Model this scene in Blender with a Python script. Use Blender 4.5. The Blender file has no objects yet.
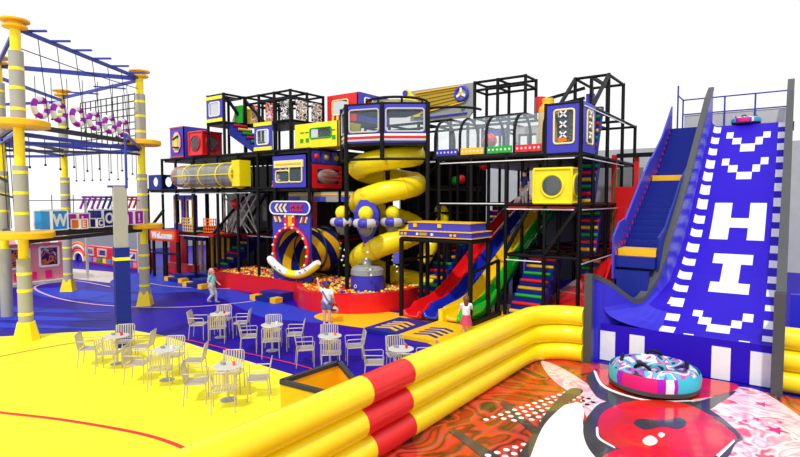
import bpy, math, random
from mathutils import Vector, Matrix
random.seed(7)
C = bpy.context.scene.collection
PI = math.pi

# ---------------------------------------------------------------- camera
CH = 4.2; FPX = 540.0
PITCH = math.atan(29.5 / FPX); YAW = math.atan(390 * math.cos(PITCH) / FPX)
cam_d = bpy.data.cameras.new('camera'); cam = bpy.data.objects.new('camera', cam_d); C.objects.link(cam)
cam_d.sensor_width = 36; cam_d.lens = FPX / 800 * 36; cam_d.clip_end = 500
cam.location = (0, 0, CH); cam.rotation_euler = (PI / 2 - PITCH, 0, YAW)
bpy.context.scene.camera = cam
_R = (Matrix.Rotation(YAW, 3, 'Z') @ Matrix.Rotation(PI / 2 - PITCH, 3, 'X'))
def G(px, py, z=0.0):
    """point of the horizontal plane z that a survey pixel of the photograph falls on"""
    d = _R @ Vector(((px - 400) / FPX, (228.5 - py) / FPX, -1)); t = (z - CH) / d.z
    return (d.x * t, d.y * t, z)

# ---------------------------------------------------------------- materials
def lin(c):
    return tuple(((v / 255) / 12.92 if v / 255 <= .04045 else ((v / 255 + .055) / 1.055) ** 2.4) for v in c) + (1,)
MATS = {}
def mat(name, rgb, rough=.45, metal=0, var=.06, scale=6, coat=0, alpha=1, bump=0, spec=.35):
    m = bpy.data.materials.new(name); m.use_nodes = True; nt = m.node_tree
    b = nt.nodes['Principled BSDF']; b.inputs['Roughness'].default_value = rough; b.inputs['Metallic'].default_value = metal
    b.inputs['Coat Weight'].default_value = coat; b.inputs['Specular IOR Level'].default_value = spec; b.inputs['Alpha'].default_value = alpha
    tc = nt.nodes.new('ShaderNodeTexCoord'); nz = nt.nodes.new('ShaderNodeTexNoise'); nz.inputs['Scale'].default_value = scale
    nt.links.new(tc.outputs['Object'], nz.inputs['Vector'])
    mx = nt.nodes.new('ShaderNodeMix'); mx.data_type = 'RGBA'
    c = lin(rgb); mx.inputs['A'].default_value = tuple(v * (1 - var) for v in c[:3]) + (1,)
    mx.inputs['B'].default_value = tuple(min(1, v * (1 + var)) for v in c[:3]) + (1,)
    nt.links.new(nz.outputs['Fac'], mx.inputs['Factor']); nt.links.new(mx.outputs['Result'], b.inputs['Base Color'])
    if bump:
        bp = nt.nodes.new('ShaderNodeBump'); bp.inputs['Strength'].default_value = bump; bp.inputs['Distance'].default_value = .02
        nt.links.new(nz.outputs['Fac'], bp.inputs['Height']); nt.links.new(bp.outputs['Normal'], b.inputs['Normal'])
    MATS[name] = m; return m
mat('black', (15, 15, 18), .5, spec=.2); mat('dark', (48, 50, 55), .5); mat('rubber', (72, 74, 76), .5)
mat('yellow', (255, 226, 10), .32, coat=.3); mat('vyellow', (255, 238, 40), .35); mat('amber', (250, 190, 20), .4)
mat('red', (226, 22, 26), .35, coat=.3); mat('dred', (170, 20, 40), .4)
mat('blue', (62, 60, 188), .4); mat('navy', (22, 28, 120), .45); mat('dblue', (24, 40, 136), .45, spec=.2)
mat('green', (30, 170, 50), .35); mat('dgreen', (25, 110, 40), .45); mat('white', (240, 240, 240), .4); mat('grey', (150, 152, 152), .5)
mat('lgrey', (196, 194, 188), .5); mat('pole', (168, 165, 158), .5); mat('purple', (165, 20, 185), .4); mat('magenta', (225, 30, 120), .35)
mat('pink', (232, 140, 150), .5); mat('lpink', (246, 205, 208), .5); mat('orange', (245, 120, 20), .4); mat('skyblue', (35, 150, 235), .4)
mat('cyan', (60, 190, 215), .35); mat('brown', (110, 70, 30), .5); mat('skin', (236, 180, 150), .55); mat('hairb', (120, 72, 45), .6)
mat('hairl', (225, 170, 150), .6); mat('hairk', (45, 28, 22), .6); mat('mint', (150, 225, 205), .6); mat('denim', (110, 125, 160), .7)
mat('skirt', (216, 70, 100), .7); mat('metal', (196, 186, 176), .35, metal=.35); mat('lime', (120, 210, 40), .4); mat('lilac', (150, 130, 215), .5)
mat('net', (60, 60, 64), .7); mat('rope', (30, 30, 34), .7); mat('beam', (52, 64, 160), .4); mat('slideblue', (44, 16, 186), .5, spec=.15, var=.1, scale=1.5)
mat('slidewall', (52, 46, 196), .35); mat('gold', (196, 160, 40), .4, metal=.2); mat('cream', (250, 232, 150), .4); mat('mustard', (176, 148, 40), .6)
mat('floorblue', (34, 14, 150), .45, var=.12, scale=.5, spec=.06); mat('floorlight', (42, 62, 190), .5, var=.08, scale=.6, spec=.06); mat('flooryellow', (250, 238, 52), .6, var=.02, scale=.5, spec=.1)
mat('linered', (225, 40, 50), .5); mat('linepink', (215, 170, 200), .5); mat('inked', (200, 190, 180), .4, var=.3, scale=5)
mat('concrete', (176, 178, 174), .8, var=.12, scale=1.2, bump=.3); mat('backwall', (120, 122, 124), .8, var=.35, scale=.35, bump=.2)
mat('tubeplastic', (140, 140, 132), .2, alpha=.8, coat=.5); mat('swoosh', (250, 250, 250), .2); mat('slred', (225, 20, 25), .12, coat=.6, var=.02)
mat('slblue', (25, 40, 170), .12, coat=.6, var=.02); mat('slyellow', (248, 200, 20), .12, coat=.6, var=.02); mat('slgreen', (20, 190, 40), .12, coat=.6, var=.02)
mat('tar', (70, 66, 68), .15, var=.5, scale=1.2, coat=.5)
mat('winglass', (110, 128, 140), .08, alpha=.38); mat('clear', (200, 215, 225), .06, alpha=.22); mat('bulb', (255, 250, 235), .3)

def camo(name, cols, scale, kind='CONSTANT', rough=.3, dist=1.5):
    m = bpy.data.materials.new(name); m.use_nodes = True; nt = m.node_tree; b = nt.nodes['Principled BSDF']
    b.inputs['Roughness'].default_value = rough; b.inputs['Coat Weight'].default_value = .3
    tc = nt.nodes.new('ShaderNodeTexCoord'); nz = nt.nodes.new('ShaderNodeTexNoise'); nz.inputs['Scale'].default_value = scale
    nz.inputs['Detail'].default_value = 1.5; nz.inputs['Distortion'].default_value = dist
    nt.links.new(tc.outputs['Object'], nz.inputs['Vector'])
    r = nt.nodes.new('ShaderNodeValToRGB'); r.color_ramp.interpolation = kind; el = r.color_ramp.elements
    n = len(cols); lo, hi = .32, .68
    el[0].position = 0; el[0].color = lin(cols[0]); el[1].position = hi; el[1].color = lin(cols[-1])
    for i in range(1, n - 1):
        e = el.new(lo + (hi - lo) * i / (n - 1)); e.color = lin(cols[i])
    nt.links.new(nz.outputs['Fac'], r.inputs['Fac']); nt.links.new(r.outputs['Color'], b.inputs['Base Color']); MATS[name] = m
camo('camo', [(30, 30, 40), (160, 70, 170), (60, 195, 215), (240, 240, 245), (200, 70, 160), (50, 180, 205), (35, 35, 45)], 2.3, dist=.9)
camo('lava', [(40, 26, 14), (180, 34, 20), (84, 56, 22), (224, 66, 18), (190, 60, 58), (60, 42, 18), (215, 40, 18), (200, 80, 76), (60, 44, 20)], .6, 'LINEAR', .16, 2.2)
camo('lens', [(238, 16, 8), (232, 22, 12), (205, 40, 22), (240, 30, 14), (215, 48, 26)], .5, 'LINEAR', .15, 1)
camo('blush', [(235, 110, 140), (250, 215, 220), (240, 160, 180), (252, 235, 235), (230, 90, 110)], 1.1, 'EASE', .2, 2)
camo('comic', [(20, 20, 25), (250, 250, 250), (20, 20, 25), (245, 245, 245), (230, 200, 30)], 3.2)
camo('graf', [(30, 30, 36), (120, 120, 130), (40, 40, 60), (200, 195, 180), (50, 90, 80)], 5)
camo('murals', [(30, 40, 130), (20, 20, 110), (240, 120, 30), (30, 40, 140), (230, 230, 240)], 1.6)
camo('redmix', [(214, 30, 40), (235, 235, 235), (214, 30, 40), (235, 190, 40), (60, 160, 190)], 2.5)

# ---------------------------------------------------------------- mesh builder
class MB:
    def __init__(s): s.v = []; s.f = []; s.m = []; s.s = []
    def add(s, vs, fs, m=0, sm=False):
        o = len(s.v); s.v += [tuple(p) for p in vs]
        for i, f in enumerate(fs):
            s.f.append([k + o for k in f]); s.m.append(m[i] if isinstance(m, list) else m); s.s.append(sm)
        return s
    def box(s, x0, x1, y0, y1, z0, z1, m=0):
        v = [(x, y, z) for x in (x0, x1) for y in (y0, y1) for z in (z0, z1)]
        return s.add(v, [(0, 1, 3, 2), (4, 6, 7, 5), (0, 4, 5, 1), (2, 3, 7, 6), (0, 2, 6, 4), (1, 5, 7, 3)], m)
    def hull(s, pts, vec, m=0):
        """polygon pts swept by vec"""
        n = len(pts); v = [Vector(p) for p in pts]; w = [p + Vector(vec) for p in v]
        return s.add(v + w, [list(range(n))[::-1], list(range(n, 2 * n))] + [(i, (i + 1) % n, n + (i + 1) % n, n + i) for i in range(n)], m)
    def obox(s, c, ax, ay, az, m=0):
        c, ax, ay, az = map(Vector, (c, ax, ay, az)); p = c - ax - ay - az
        return s.hull([p, p + 2 * ax, p + 2 * ax + 2 * ay, p + 2 * ay], 2 * az, m)
    def bar(s, p, q, w=.06, h=None, m=0):
        p, q = Vector(p), Vector(q); d = (q - p)
        if d.length < 1e-6: return s
        L = d.length; d.normalize(); up = Vector((0, 0, 1)) if abs(d.z) < .95 else Vector((0, 1, 0))
        a = d.cross(up).normalized() * w / 2; b = a.normalized().cross(d) * (h or w) / 2
        return s.obox((p + q) / 2, a, b, d * L / 2, m)
    def tube(s, path, r, n=10, m=0, closed=False, caps=True, mf=None, sx=1):
        P = [Vector(p) for p in path]; N = len(P); rr = r if isinstance(r, list) else [r] * N
        T = []
        for i in range(N):
            a = P[i - 1] if (i or closed) else P[0]; b = P[(i + 1) % N] if (i < N - 1 or closed) else P[-1]
            T.append((b - a).normalized())
        up = Vector((0, 0, 1)) if abs(T[0].z) < .9 else Vector((0, 1, 0))
        u = (up - T[0] * up.dot(T[0])).normalized(); vs = []
        for i in range(N):
            u = (u - T[i] * u.dot(T[i])).normalized(); w = T[i].cross(u)
            for k in range(n):
                a = 2 * PI * k / n; vs.append(P[i] + (u * math.cos(a) + w * math.sin(a) * sx) * rr[i])
        fs = []; ms = []
        for i in range(N if closed else N - 1):
            j = (i + 1) % N
            for k in range(n):
                fs.append((i * n + k, i * n + (k + 1) % n, j * n + (k + 1) % n, j * n + k)); ms.append(mf(i, k) if mf else m)
        s.add(vs, fs, ms, True)
        if caps and not closed:
            s.add(vs[:n], [list(range(n))[::-1]], ms[0]); s.add(vs[-n:], [list(range(n))], ms[-1])
        return s
    def cyl(s, p, q, r0, r1=None, n=16, m=0): return s.tube([p, q], [r0, r0 if r1 is None else r1], n, m)
    def lathe(s, c, prof, n=20, mf=None, m=0):
        c = Vector(c); path = [c + Vector((0, 0, z)) for r, z in prof]; vs = []
        for r, z in prof:
            for k in range(n): vs.append(c + Vector((r * math.cos(2 * PI * k / n), r * math.sin(2 * PI * k / n), z)))
        fs = []; ms = []
        for i in range(len(prof) - 1):
            for k in range(n):
                fs.append((i * n + k, i * n + (k + 1) % n, (i + 1) * n + (k + 1) % n, (i + 1) * n + k)); ms.append(mf(i, k) if mf else m)
        vv = []; ff = []
        for i in range(len(prof) - 1):
            o = len(vv); vv += vs[i * n:(i + 2) * n]; ff += [(o + k, o + (k + 1) % n, o + n + (k + 1) % n, o + n + k) for k in range(n)]
        s.add(vv, ff, ms, n > 8); s.add(vs[:n], [list(range(n))[::-1]], ms[0]); return s.add(vs[-n:], [list(range(n))], ms[-1])
    def sph(s, c, r, n=12, m=0, sc=(1, 1, 1)):
        c = Vector(c); h = max(4, n // 2); vs = [c + Vector((0, 0, -r * sc[2]))]
        for i in range(1, h):
            a = -PI / 2 + PI * i / h
            for k in range(n):
                b = 2 * PI * k / n; vs.append(c + Vector((r * sc[0] * math.cos(a) * math.cos(b), r * sc[1] * math.cos(a) * math.sin(b), r * sc[2] * math.sin(a))))
        vs.append(c + Vector((0, 0, r * sc[2]))); fs = []
        for k in range(n): fs.append((0, 1 + (k + 1) % n, 1 + k)); fs.append((len(vs) - 1, len(vs) - 1 - n + k, len(vs) - 1 - n + (k + 1) % n))
        for i in range(h - 2):
            for k in range(n):
                a = 1 + i * n; fs.append((a + k, a + (k + 1) % n, a + n + (k + 1) % n, a + n + k))
        return s.add(vs, fs, m, True)
    def ring(s, c, nrm, R, r, N=32, n=8, m=0, mf=None, sc=1, a0=0, a1=2 * PI):
        c = Vector(c); w = Vector(nrm).normalized(); up = Vector((0, 0, 1)) if abs(w.z) < .9 else Vector((1, 0, 0))
        u = up.cross(w).normalized(); v = w.cross(u); full = abs(a1 - a0 - 2 * PI) < 1e-6
        k = N if full else N + 1
        path = [c + u * R * math.cos(a0 + (a1 - a0) * i / N) + v * R * sc * math.sin(a0 + (a1 - a0) * i / N) for i in range(k)]
        return s.tube(path, r, n, m, closed=full, mf=mf)
    def hole(s, o, u, v, W, H, cx, cy, r, t, m=0, n=32, ry=None):
        """W x H plate, thickness t along u x v, with a round opening"""
        o, u, v = Vector(o), Vector(u), Vector(v); w = u.cross(v) * t; ry = ry or r; inn = []; out = []
        for k in range(n):
            a = 2 * PI * (k + .5) / n; c, d = math.cos(a), math.sin(a)
            q = min((W - cx) / c if c > 1e-9 else (cx / -c if c < -1e-9 else 1e9), (H - cy) / d if d > 1e-9 else (cy / -d if d < -1e-9 else 1e9))
            inn.append(o + u * (cx + r * c) + v * (cy + ry * d)); out.append([cx + q * c, cy + q * d])
        for X, Y in ((0, 0), (W, 0), (0, H), (W, H)):
            i = min(range(n), key=lambda k: (out[k][0] - X) ** 2 + (out[k][1] - Y) ** 2); out[i] = [X, Y]
        out = [o + u * a + v * b for a, b in out]; vs = inn + out + [p + w for p in inn] + [p + w for p in out]; fs = []
        for k in range(n):
            j = (k + 1) % n
            fs += [(k, j, n + j, n + k), (2 * n + k, 3 * n + k, 3 * n + j, 2 * n + j), (k, 2 * n + k, 2 * n + j, j), (n + k, n + j, 3 * n + j, 3 * n + k)]
        return s.add(vs, fs, m)
    def win(s, o, u, v, W, H, t, holes, m=0):
        """plate with rectangular openings (x0,x1,y0,y1)"""
        o, u, v = Vector(o), Vector(u), Vector(v); w = u.cross(v)
        xs = sorted({0, W} | {h[0] for h in holes} | {h[1] for h in holes}); ys = sorted({0, H} | {h[2] for h in holes} | {h[3] for h in holes})
        for a, b in zip(xs, xs[1:]):
            for c, d in zip(ys, ys[1:]):
                x, y = (a + b) / 2, (c + d) / 2
                if any(h[0] < x < h[1] and h[2] < y < h[3] for h in holes): continue
                s.hull([o + u * a + v * c, o + u * b + v * c, o + u * b + v * d, o + u * a + v * d], w * t, m)
        return s
    def rrect(s, o, u, v, x0, x1, y0, y1, rad, r, m=0, n=6):
        """rounded rectangular bead"""
        o, u, v = Vector(o), Vector(u), Vector(v); P = []
        for cx, cy, a0 in ((x1 - rad, y1 - rad, 0), (x0 + rad, y1 - rad, PI / 2), (x0 + rad, y0 + rad, PI), (x1 - rad, y0 + rad, 1.5 * PI)):
            for k in range(5):
                a = a0 + PI / 2 * k / 4; P.append(o + u * (cx + rad * math.cos(a)) + v * (cy + rad * math.sin(a)))
        return s.tube(P, r, n, m, closed=True)
    def text(s, txt, c, u, v, h, w=None, d=.02, m=0, bold=.02):
        cu = bpy.data.curves.new('t', 'FONT'); cu.body = txt; cu.align_x = 'CENTER'; cu.align_y = 'CENTER'; cu.extrude = .02; cu.offset = bold; cu.resolution_u = 3
        ob = bpy.data.objects.new('t', cu); C.objects.link(ob); dg = bpy.context.evaluated_depsgraph_get(); me = ob.evaluated_get(dg).to_mesh()
        vs = [p.co.copy() for p in me.vertices]; fs = [list(f.vertices) for f in me.polygons]; ob.evaluated_get(dg).to_mesh_clear()
        bpy.data.objects.remove(ob); bpy.data.curves.remove(cu)
        x0, x1 = min(p.x for p in vs), max(p.x for p in vs); y0, y1 = min(p.y for p in vs), max(p.y for p in vs)
        ky = h / (y1 - y0); kx = (w / (x1 - x0)) if w else ky; c, u, v = Vector(c), Vector(u), Vector(v); q = u.cross(v)
        return s.add([c + u * (p.x - (x0 + x1) / 2) * kx + v * (p.y - (y0 + y1) / 2) * ky + q * (p.z / .02) * d for p in vs], fs, m)
    def build(s, name, mats, parent=None, origin=None):
        me = bpy.data.meshes.new(name); og = Vector(origin) if origin else (wpos(parent) if parent else Vector((0, 0, 0)))
        me.from_pydata([Vector(p) - og for p in s.v], [], s.f); mats = [mats] if isinstance(mats, str) else mats
        for k in mats: me.materials.append(MATS[k])
        me.polygons.foreach_set('material_index', s.m); me.polygons.foreach_set('use_smooth', s.s); me.update(); me.validate()
        o = bpy.data.objects.new(name, me); C.objects.link(o)
        if parent: o.parent = parent; o.location = og - wpos(parent)
        else: o.location = og
        return o
WP = {}
def wpos(o):
    p = Vector((0, 0, 0))
    while o: p += o.location; o = o.parent
    return p
def tag(o, label=None, cat=None, group=None, kind=None):
    if label: o['label'] = label
    if cat: o['category'] = cat
    if group: o['group'] = group
    if kind: o['kind'] = kind
    return o
def thing(name, label, cat, loc=(0, 0, 0), group=None):
    o = bpy.data.objects.new(name, None); C.objects.link(o); o.location = loc; o.empty_display_size = .1
    return tag(o, label, cat, group)
def struct(name, mb, mats): return tag(mb.build(name, mats), kind='structure')
def kids(o): return [c for c in bpy.data.objects if c.parent == o]
def copy_tree(o, parent=None):
    c = o.copy(); C.objects.link(c); c.parent = parent
    for ch in kids(o): copy_tree(ch, c)
    return c
def lerp(tab, x):
    if x <= tab[0][0]: return tab[0][1]
    for (a, p), (b, q) in zip(tab, tab[1:]):
        if x <= b: return p + (q - p) * (x - a) / (b - a)
    return tab[-1][1]
X, Y, Z = (1, 0, 0), (0, 1, 0), (0, 0, 1)

# ---------------------------------------------------------------- world and light
sc = bpy.context.scene
w = bpy.data.worlds.new('world'); sc.world = w; w.use_nodes = True
w.node_tree.nodes['Background'].inputs['Color'].default_value = (1, 1, 1, 1); w.node_tree.nodes['Background'].inputs['Strength'].default_value = 1.05
sd = bpy.data.lights.new('sun', 'SUN'); sd.energy = 2.2; sd.angle = math.radians(3); sun = bpy.data.objects.new('sun', sd); C.objects.link(sun)
sun.rotation_euler = Vector((-.25, .75, -1.0)).to_track_quat('-Z', 'Y').to_euler()
sc.view_settings.view_transform = 'Standard'; sc.view_settings.look = 'None'; sc.view_settings.gamma = 1; sc.view_settings.exposure = 0
sc.view_settings.use_curve_mapping = False

# ---------------------------------------------------------------- floor
def flat(name, pts, z, m, th=.004):
    return struct(name, MB().hull([(p[0], p[1], z - th) for p in pts], (0, 0, th)), m)
def gp(L): return [G(*p) for p in L]
def smooth_loop(P, n=6):
    out = []; N = len(P)
    for i in range(N):
        p0, p1, p2, p3 = (Vector(P[(i + k - 1) % N]) for k in range(4))
        for j in range(n):
            t = j / n; out.append(.5 * ((2 * p1) + (p2 - p0) * t + (2 * p0 - 5 * p1 + 4 * p2 - p3) * t * t + (3 * p1 - p0 - 3 * p2 + p3) * t ** 3))
    return out
def smooth_line(P, n=8):
    P = [P[0]] + list(P) + [P[-1]]; out = []
    for i in range(1, len(P) - 2):
        p0, p1, p2, p3 = (Vector(P[i + k - 1]) for k in range(4))
        for j in range(n):
            t = j / n; out.append(.5 * ((2 * p1) + (p2 - p0) * t + (2 * p0 - 5 * p1 + 4 * p2 - p3) * t * t + (3 * p1 - p0 - 3 * p2 + p3) * t ** 3))
    return out + [Vector(P[-1])]
def stripe(name, px, wd, z, m):
    L = smooth_line(gp(px)); vs = []
    for i, p in enumerate(L):
        d = (L[min(i + 1, len(L) - 1)] - L[max(i - 1, 0)]).normalized(); n = Vector((-d.y, d.x, 0)) * wd / 2
        vs += [(p.x + n.x, p.y + n.y, z), (p.x - n.x, p.y - n.y, z)]
    struct(name, MB().add(vs, [(2 * i, 2 * i + 1, 2 * i + 3, 2 * i + 2) for i in range(len(L) - 1)]), m)
struct('floor', MB().box(-60, 12, -4, 45, -.12, 0), 'floorblue')
Yl = [(-32, -3, 0), (-32, 3.5, 0), (-21.5, 4.6, 0), (-19.4, 6.1, 0)] + gp([(60, 333), (130, 330), (165, 336), (200, 347), (250, 362), (300, 377), (350, 392)]) + [(-6.2, 8.0, 0), (-5.6, 7.2, 0), (-5.6, -3, 0)]
flat('trim_1', Yl, .006, 'flooryellow')
flat('trim_2', gp([(205, 448), (183, 457)]) + [(-5.7, 2.4, 0), (-5.6, 5.2, 0)], .012, 'floorblue')
stripe('trim_3', [(-30, 408), (0, 413), (60, 420), (130, 432), (170, 443), (197, 456)], .09, .016, 'linered')
stripe('trim_4', [(0, 357), (40, 349), (90, 341), (140, 336), (175, 338), (230, 350), (300, 366), (360, 385)], .06, .016, 'linered')
stripe('trim_5', [(110, 287), (75, 281), (45, 284), (35, 289), (60, 299), (110, 306), (180, 307.5), (240, 303), (275, 297), (300, 291)], .11, .014, 'linepink')
stripe('trim_6', [(146, 283), (175, 287), (225, 289), (250, 288)], .11, .014, 'linepink')
flat('trim_7', smooth_loop(gp([(145, 272), (180, 272), (213, 284), (300, 308), (350, 318), (322, 323), (295, 321), (265, 318), (240, 308), (215, 296), (190, 292), (160, 293), (120, 290), (112, 280)])), .008, 'floorlight')
flat('trim_8', smooth_loop(gp([(28, 290), (60, 288), (105, 292), (150, 297), (120, 303), (70, 299), (42, 297)])), .008, 'floorlight')
for i, (a, b) in enumerate([(308, 312), (316, 320), (325, 328)]):
    flat('trim_%d' % (9 + i), smooth_loop(gp([(-20, a - 3), (40, a), (90, a + 3), (110, a + 4), (70, b + 1), (-20, b - 1)])), .008, 'floorlight')
flat('trim_12', smooth_loop(gp([(314, 317), (330, 312), (370, 311), (402, 314), (412, 322), (400, 333), (370, 329), (335, 324)])), .01, 'amber')
flat('trim_13', gp([(396, 333), (408, 312), (540, 302), (590, 330), (500, 342), (438, 347)]), .009, 'amber')
flat('trim_14', gp([(64, 268), (112, 272), (150, 279), (110, 283), (66, 278)]), .007, 'inked')
# back and side walls
struct('wall_back', MB().box(-27.5, 6, 38, 38.4, 0, 7.5), 'concrete')
struct('wall_left', MB().box(-44, -43.6, -4, 38, 0, 1.7), 'concrete')
MBw = MB(); MBw.box(-43.6, -27.5, 31, 31.3, 0, 1.9); struct('wall_north', MBw, 'concrete')

# ---------------------------------------------------------------- printed splash pool floor
PX0, PX1, PY0, PY1 = -5.33, 3.2, -3.5, 13.95
struct('floor_splash', MB().box(PX0, PX1, PY0, PY1, .002, .02), 'lava')
def pr_(name, px, z, m, sm=True):
    P = gp(px); flat(name, smooth_loop(P, 5) if sm else P, z, m, .003)
pr_('trim_20', [(523, 470), (540, 427), (551, 411), (579, 404), (584, 413), (583, 427), (591, 444), (600, 470)], .028, 'swoosh')
pr_('trim_21', [(512, 470), (531, 438), (551, 408), (570, 390), (583, 393), (560, 410), (542, 430), (525, 470)], .031, 'tar')
pr_('trim_22', [(541, 362), (560, 368), (583, 382), (602, 396), (592, 399), (570, 393), (550, 378)], .026, 'blush')
pr_('trim_23', [(583, 400), (600, 395), (625, 402), (610, 412), (592, 424), (584, 412)], .030, 'blush')
pr_('trim_24', [(690, 405), (712, 396), (740, 388), (768, 396), (812, 428), (840, 470), (700, 470), (738, 440)], .026, 'blush')
pr_('trim_25', [(586, 378), (596, 373), (606, 388), (640, 403), (690, 404), (735, 392), (720, 404), (700, 412), (640, 406), (604, 402), (592, 392)], .032, 'tar')
pr_('trim_26', [(597, 372), (608, 388), (650, 400), (690, 401), (728, 394), (737, 386), (700, 379), (650, 372)], .035, 'lens')
pr_('trim_27', [(583, 432), (590, 415), (606, 403), (650, 399), (700, 406), (740, 436), (735, 446), (715, 465), (620, 470), (592, 455)], .036, 'tar')
pr_('trim_28', [(598, 430), (606, 412), (640, 402), (690, 407), (734, 436), (728, 446), (705, 462), (660, 455), (612, 448)], .040, 'lens')
pr_('trim_29', [(600, 462), (620, 451), (650, 447), (690, 456), (705, 475), (640, 490), (600, 480)], .044, 'slred')
pr_('trim_30', [(634, 426), (640, 421), (665, 422), (680, 420), (687, 426), (678, 431), (662, 429), (645, 432)], .046, 'tar')
pr_('trim_31', [(643, 442), (650, 438), (657, 442), (656, 446), (650, 448), (644, 446)], .046, 'swoosh')
pr_('trim_32', [(658, 437), (661, 435), (665, 437), (661, 440)], .046, 'swoosh')
pr_('trim_33', [(598, 430), (600, 440), (614, 449), (613, 450), (598, 441), (596, 431)], .047, 'swoosh')
pr_('trim_34', [(716, 458), (734, 442), (735, 444), (719, 460)], .047, 'swoosh', False)
pr_('trim_35', [(596, 373), (606, 388), (645, 401), (690, 402), (690, 403), (645, 402.4), (604, 389.5), (594, 374)], .038, 'swoosh')
pr_('trim_36', [(500, 405), (504, 402), (540, 432), (535, 438)], .028, 'tar', False)
pr_('trim_37', [(448, 432), (462, 434), (500, 458), (486, 462)], .028, 'tar', False)
dots = MB(); q0 = Vector(G(486, 421)); q1 = Vector(G(574, 391)); qd = (q1 - q0).normalized(); qn = Vector((qd.y, -qd.x, 0))
for j in range(5):
    for i in range(int((q1 - q0).length / .2)):
        if i < j: continue
        c_ = q0 + qd * (i * .2 + (j % 2) * .1) + qn * j * .17; dots.lathe((c_.x, c_.y, .026), [(.055, 0), (.055, .004)], 10)
q0 = Vector(G(488, 457)); q1 = Vector(G(524, 446))
for j in range(2):
    for i in range(5): c_ = q0.lerp(q1, i / 4) + qn * j * .17; dots.lathe((c_.x, c_.y, .026), [(.055, 0), (.055, .004)], 10)
struct('trim_38', dots, 'swoosh')
st = MB()
for px, py, r in [(762, 404, .16), (757, 419, .09), (776, 430, .2), (745, 421, .07), (731, 417, .05), (780, 422, .07)]:
    g = G(px, py, .03); P = []
    for k in range(10):
        a = 2 * PI * k / 10; q = r if k % 2 == 0 else r * .42; P.append((g[0] + q * math.cos(a), g[1] + q * math.sin(a), .026))
    st.hull(P, (0, 0, .005))
struct('trim_39', st, 'magenta')

# ---------------------------------------------------------------- inflatable barriers
BX = -5.35; TR = .245; ZS = (.245, .715, 1.185)
t = thing('inflatable_barrier', 'long yellow inflatable barrier of three stacked tubes with a red middle section', 'barrier', (BX, 8, 0))
for zi, z in enumerate(ZS):
    off = [0, .35, .15][zi]
    MB().tube([(BX, -3.2, z), (BX, 6.5 - off * .6, z)], TR, 20).build('tube', 'yellow', t)
    ra, rb = 6.5 - off * .6, 7.6 - off * .3
    tag(MB().tube([(BX, ra, z), (BX, rb, z)], TR * .99, 20).build('tube', 'red', t), 'red inflatable tube section')
    path = [(BX, rb, z), (BX, rb + .12, z)]; path += [(BX, y, z) for y in (9.5, 11, 12.6)]
    for k in range(1, 9):
        a = PI / 2 * k / 8; path.append((BX + 1.1 - 1.1 * math.cos(a), 12.8 + 1.1 * math.sin(a), z))
    path.append((-4.18, 13.9, z))
    MB().tube(path, TR, 20).build('tube', 'yellow', t)
t = thing('inflatable_barrier', 'short yellow inflatable barrier right of the giant slide end', 'barrier', (1, 14.3, 0))
for z in ZS: MB().tube([(-.02, 14.3, z), (3.2, 14.3, z)], TR, 20).build('tube', 'yellow', t)

# ---------------------------------------------------------------- giant slide
prof = [(14.42, 0.95), (14.85, 1.02), (15.25, 1.15), (15.96, 1.47), (16.67, 1.77), (17.38, 2.07), (18.01, 2.4), (18.64, 2.76), (19.28, 3.17), (19.83, 3.58), (20.38, 4.04), (21.01, 4.58), (22.44, 5.74), (24.02, 7.0)]
rim = [(13.9, 2.27), (14.3, 2.19), (14.54, 2.03), (14.77, 1.79), (14.97, 1.61), (15.21, 1.5), (15.41, 1.55), (15.72, 1.85), (16.12, 2.3), (16.67, 2.97), (18.17, 3.87), (19.99, 5.07), (22.04, 6.65), (23.7, 7.99), (24.73, 8.58)]
wallx = [(13.9, -3.98), (14.3, -3.98), (14.6, -3.66), (14.93, -3.36), (15.4, -3.08), (15.88, -2.84), (16.43, -2.7), (24.89, -2.57)]
XR = -.2
whites = [(-1.99, -1.75, 23.27, 23.59), (-1.75, -1.51, 22.96, 23.27), (-1.52, -1.05, 22.63, 22.96), (-1.06, -0.83, 22.94, 23.27), (-0.84, -0.62, 23.26, 23.57), (-1.98, -1.75, 21.99, 22.31), (-1.75, -1.5, 21.66, 21.99), (-1.5, -1.05, 21.33, 21.66), (-1.07, -0.83, 21.66, 21.99), (-0.84, -0.61, 21.98, 22.29), (-1.96, -1.52, 18.96, 20.41), (-1.03, -0.59, 18.96, 20.41), (-1.58, -0.95, 19.51, 19.86), (-1.74, -0.81, 17.93, 18.33), (-1.5, -1.04, 16.98, 17.97), (-1.72, -0.81, 16.56, 17.02), (-1.95, -1.72, 15.42, 15.69), (-1.74, -1.52, 15.12, 15.42), (-1.53, -1.07, 14.77, 15.14), (-1.07, -0.83, 15.12, 15.42), (-0.84, -0.62, 15.42, 15.71), (-1.97, -1.77, 14.38, 14.5), (-0.85, -0.62, 14.38, 14.5)]
yy = 14.62; step = .655
while yy < 23.9:
    whites += [(-2.53, -2.18, yy - .17, yy + .17), (-.42, -.21, yy - .04, yy + .27)]; yy += step if yy < 19 else .57
def is_white(x, y): return any(a <= x <= b and c <= y <= d for a, b, c, d in whites)
t = thing('giant_slide', 'giant violet blue slide with white pixel pattern and big letters H and I', 'slide', (-1.8, 20, 0))
ys = [14.42 + i * .0625 for i in range(154)]
mb = MB(); vs = []; prevn = None; fs = []; ms = []; xs_all = []
NS, NF = 10, 40
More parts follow.
